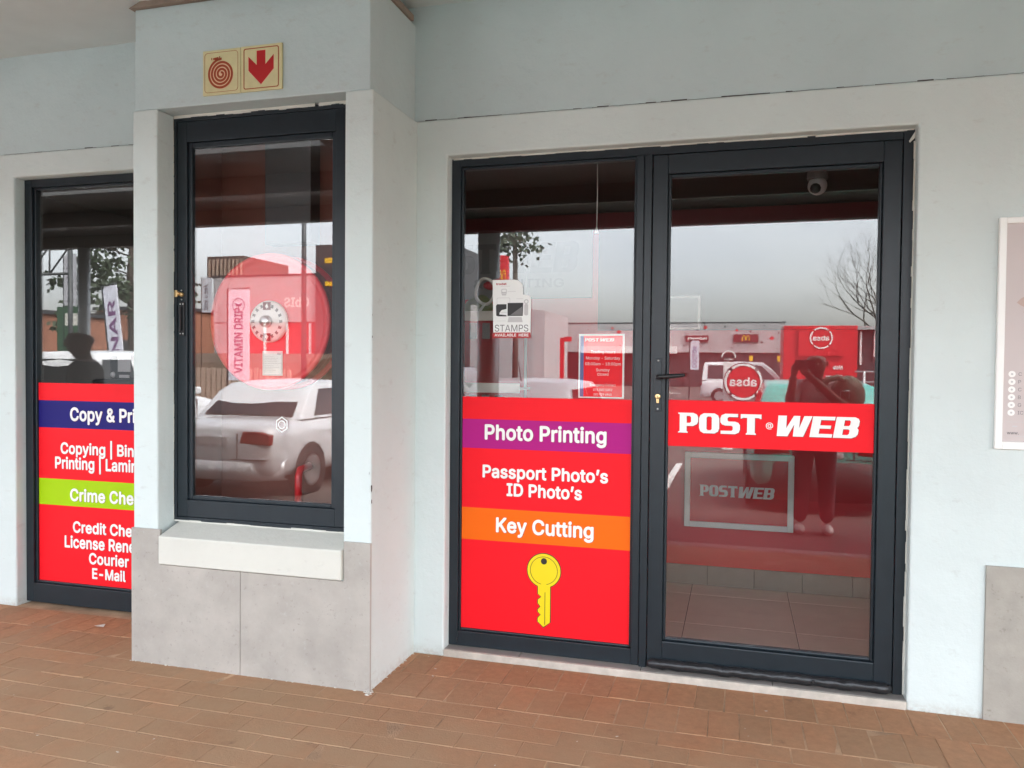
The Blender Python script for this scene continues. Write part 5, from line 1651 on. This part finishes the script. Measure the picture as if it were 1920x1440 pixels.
# height post, tower sign, bollards, block wall
t = far('height_post', 'red clearance post with a short arm, before the restaurant', 'sign post', -6.3, -25, GZ)
MB().box(-.07, .07, -.06, .06, 0, 2.65).build('post', M['red_panel'], t)
MB().box(-.36, -.072, -.06, .06, 2.50, 2.68).build('arm', M['red_panel'], t)
bmsh = MB().lathe([(.0, .62), (.07, .61), (.085, .56), (.085, 0)], (0, 0, 0), 'z', 12).mesh('bollard', M['wood_post'])
for i in range(7):
    o = link_mesh('bollard', bmsh, None, (-6.2 + .62 * i - 2.3, -19.5, GZ))
    tag(o, ('short timber bollard at the left end of the row before the restaurant', 'second short timber bollard from the left end of the row', 'third short timber bollard from the left end of the row', 'middle short timber bollard of the row before the restaurant', 'third short timber bollard from the right end of the row', 'second short timber bollard from the right end of the row', 'short timber bollard at the right end of the row before the restaurant')[i], 'bollard', 'timber bollards before the restaurant')
t = far('tower_sign', 'tall red tower sign with a yellow arched emblem beside the leafy branch', 'sign', -13.1, -40, GZ)
MB().box(-.33, .33, -.2, .2, 0, 7.9).build('tower', M['red_panel'], t)
flat(arches(.5, .9), 0, -.21, 6.2, M['gold'], t, 'arches_emblem', .02)
t = far('white_gable', 'narrow white gable wall behind the stamps poster', 'building', -9.9, -30.5, GZ)
MB().prism([(-1.6, 0), (1.9, 0), (1.9, 4.35), (-1.6, 4.05)], 0, 5).build('wall', M['pale_panel'], t)
MB().box(-1.1, 1.9, -.05, -.002, 0, 3.1).build('shutter', M['galv'], t)
# left window background
t = thing('steel_gantry', 'grey steel truss gantry against the sky at far left', 'gantry', (-27.0, -21, GZ))
g = MB()
for z in (5.0, 6.1): g.tube([(-5, 0, z), (2.0, 0, z)], .06, 6)
for i in range(7):
    g.tube([(-5 + i, 0, 5.0), (-5 + i, 0, 6.1)], .035, 6)
    g.tube([(-5 + i, 0, 5.0), (-4 + i, 0, 6.1)], .035, 6)
g.build('truss', M['dark_steel'], t)
for x in (-5, 2.0): MB().tube([(x, 0, 0), (x, 0, 6.1)], .09, 8).build('leg', M['dark_steel'], t)
t = far('green_board', 'green hoarding with a cream patch below the grey store banner', 'sign', -29.0, -25, GZ)
MB().box(-.75, .75, 0, .1, 1.6, 4.05).build('board', M['container_green'], t)
MB().box(-.4, .3, -.012, -.001, 3.2, 3.75).build('patch', M['sill'], t)
for x in (-.6, .6): MB().box(x - .05, x + .05, .02, .08, 0, 1.6).build('post', M['dark_steel'], t)
for i, (x, y, wd, h, lab) in enumerate(((-44.0, -46, 7, 5.5, 'red brick block under the pine, left window'), (-44.6, -36, 3.6, 4.6, 'low brown brick building at the left edge of the left window'))):
    t = far('brick_building', lab, 'building', x, y)
    MB().box(-wd / 2, wd / 2, 0, 6, 0, h).build('wall', M['brick_far'], t)
    MB().box(-wd / 2 - .2, wd / 2 + .2, -.2, 6.2, h, h + .25).build('roof', M['dark_panel'], t)
    for k in range(4):
        MB().box(-wd / 2 + .6 + k * wd / 4.4, -wd / 2 + 1.5 + k * wd / 4.4, -.06, -.003, 1.5, 3.2).build('window', M['dark_panel'], t)
fp = MB().box(-.03, .03, -.02, .02, 0, 1.75).mesh('paling', M['container_green'])
pf_ = thing('palisade_fence', 'green palisade fence behind the white estate car', 'fence', (-22.5, -17, GZ), .35)
for i in range(60):
    link_mesh('paling', fp, pf_, (-9 + .3 * i, 0, 0))
for z in (.4, 1.4): MB().box(-9.1, 8.9, .022, .09, z, z + .08).build('rail', M['container_green'], pf_)
wp = MB().box(-.07, .07, -.05, .05, 0, 1.35).mesh('paling', M['wood_post'])
pf2 = thing('timber_fence', 'low timber paling fence at the left of the cabinet glass', 'fence', (-23.0, -26, GZ))
for i in range(40): link_mesh('paling', wp, pf2, (-5 + .26 * i, 0, random.uniform(-.05, .05)))
bk = thing('earth_bank', 'brown earth bank behind the timber paling fence', 'bank', (-26, -29, GZ))
MB().prism_x([(0, 0), (-2, 1.6), (-6, 2.1), (-6, 0)], -14, 6).build('bank_face', mat('earth_bank', (0.10, 0.072, 0.05), 0.95, var=0.3, vscale=1.5), bk)

# ------------------------------------------------------------------ trees
def branch(mb, p, d, l, r, depth, rng_, droop=0.0, spread=.55, leaves=None, lmb=None, ls=.06):
    n = 3
    pts = [p]; rs = [r]
    for i in range(n):
        d = (d + Vector((rng_.gauss(0, .13), rng_.gauss(0, .13), rng_.gauss(0, .10) - droop))).normalized()
        p = p + d * l / n
        pts.append(p); rs.append(r * (1 - .38 * (i + 1) / n))
    mb.tube(pts, rs, 7 if r > .05 else (5 if r > .012 else 3), cap=False)
    if depth == 0:
        if lmb is not None:
            for _ in range(leaves):
                q = p + Vector((rng_.gauss(0, .18), rng_.gauss(0, .18), rng_.gauss(0, .14)))
                a = Vector((rng_.gauss(0, 1), rng_.gauss(0, 1), rng_.gauss(-.5, .6))).normalized() * ls
                b = a.cross(Vector((rng_.gauss(0, 1), rng_.gauss(0, 1), rng_.gauss(0, 1)))).normalized() * ls * .38
                lmb.add([q, q + a * .5 + b, q + a, q + a * .5 - b], [(0, 1, 2, 3)])
        return
    for k in range(rng_.choice((2, 3, 3))):
        ax = Vector((rng_.gauss(0, 1), rng_.gauss(0, 1), rng_.gauss(0, .6)))
        nd = (d + ax.normalized() * spread).normalized()
        j = rng_.choice((2, 3)) if k else 3
        branch(mb, pts[j], nd, l * rng_.uniform(.62, .84), rs[j] * .72, depth - 1, rng_, droop, spread, leaves, lmb, ls)
rg = random.Random(4)
t = thing('bare_tree', 'leafless tree with fine upswept branches above the dark shop', 'tree', (7.3, -36, GZ))
tm_ = MB(); tm_.tube([(0, 0, 0), (.05, 0, 1.3), (0, .05, 2.6)], [.26, .2, .17], 9); tm_.build('trunk', M['bark'], t)
cm = MB()
for k in range(13):
    a = 2 * PI * k / 13 + rg.uniform(-.2, .2)
    branch(cm, Vector((0, .05, 2.3 + .12 * (k % 3))), Vector((math.cos(a), math.sin(a) * .8, .55 + .35 * (k % 3))).normalized(), 1.95, .085, 5, rg, -.05, .52)
cm.build('crown', M['bark'], t)
t = thing('broadleaf_tree', 'young tree with a tuft of drooping leaves under the canopy edge, fixed window', 'tree', (-5.05, -14, GZ))
tm_ = MB(); tm_.tube([(0, 0, 0), (.02, 0, 2.5), (-.02, 0, 4.6)], [.075, .065, .055], 8); tm_.build('trunk', M['bark'], t)
cm, lm = MB(), MB()
for k in range(13):
    a = 2 * PI * k / 13
    branch(cm, Vector((0, 0, 4.42 + .05 * (k % 4))), Vector((math.cos(a), math.sin(a), rg.uniform(-.1, 1.1))).normalized(), .19, .014, 2, rg, .10, .6, 3, lm, .13)
cm.v += []; cm.build('crown', M['bark'], t); lm.build('crown_leaves', M['leaf'], t)
t = thing('pine_tree', 'dark spreading pine above the brick block, left window', 'tree', (-31.0, -31, GZ))
tm_ = MB(); tm_.tube([(0, 0, 0), (.1, 0, 3), (0, .1, 6), (.1, 0, 9.2)], [.30, .24, .17, .06], 9); tm_.build('trunk', M['bark'], t)
cm, lm = MB(), MB()
for k in range(26):
    z = 3.9 + 5.0 * k / 26
    a = k * 2.4
    L_ = 1.75 * (1 - .55 * (k / 26) ** 1.5)
    branch(cm, Vector((0, 0, z)), Vector((math.cos(a), math.sin(a), .18)).normalized(), L_, .05, 2, rg, -.02, .6, 20, lm, .30)
cm.build('crown', M['bark'], t); lm.build('crown_needles', M['leaf_pine'], t)
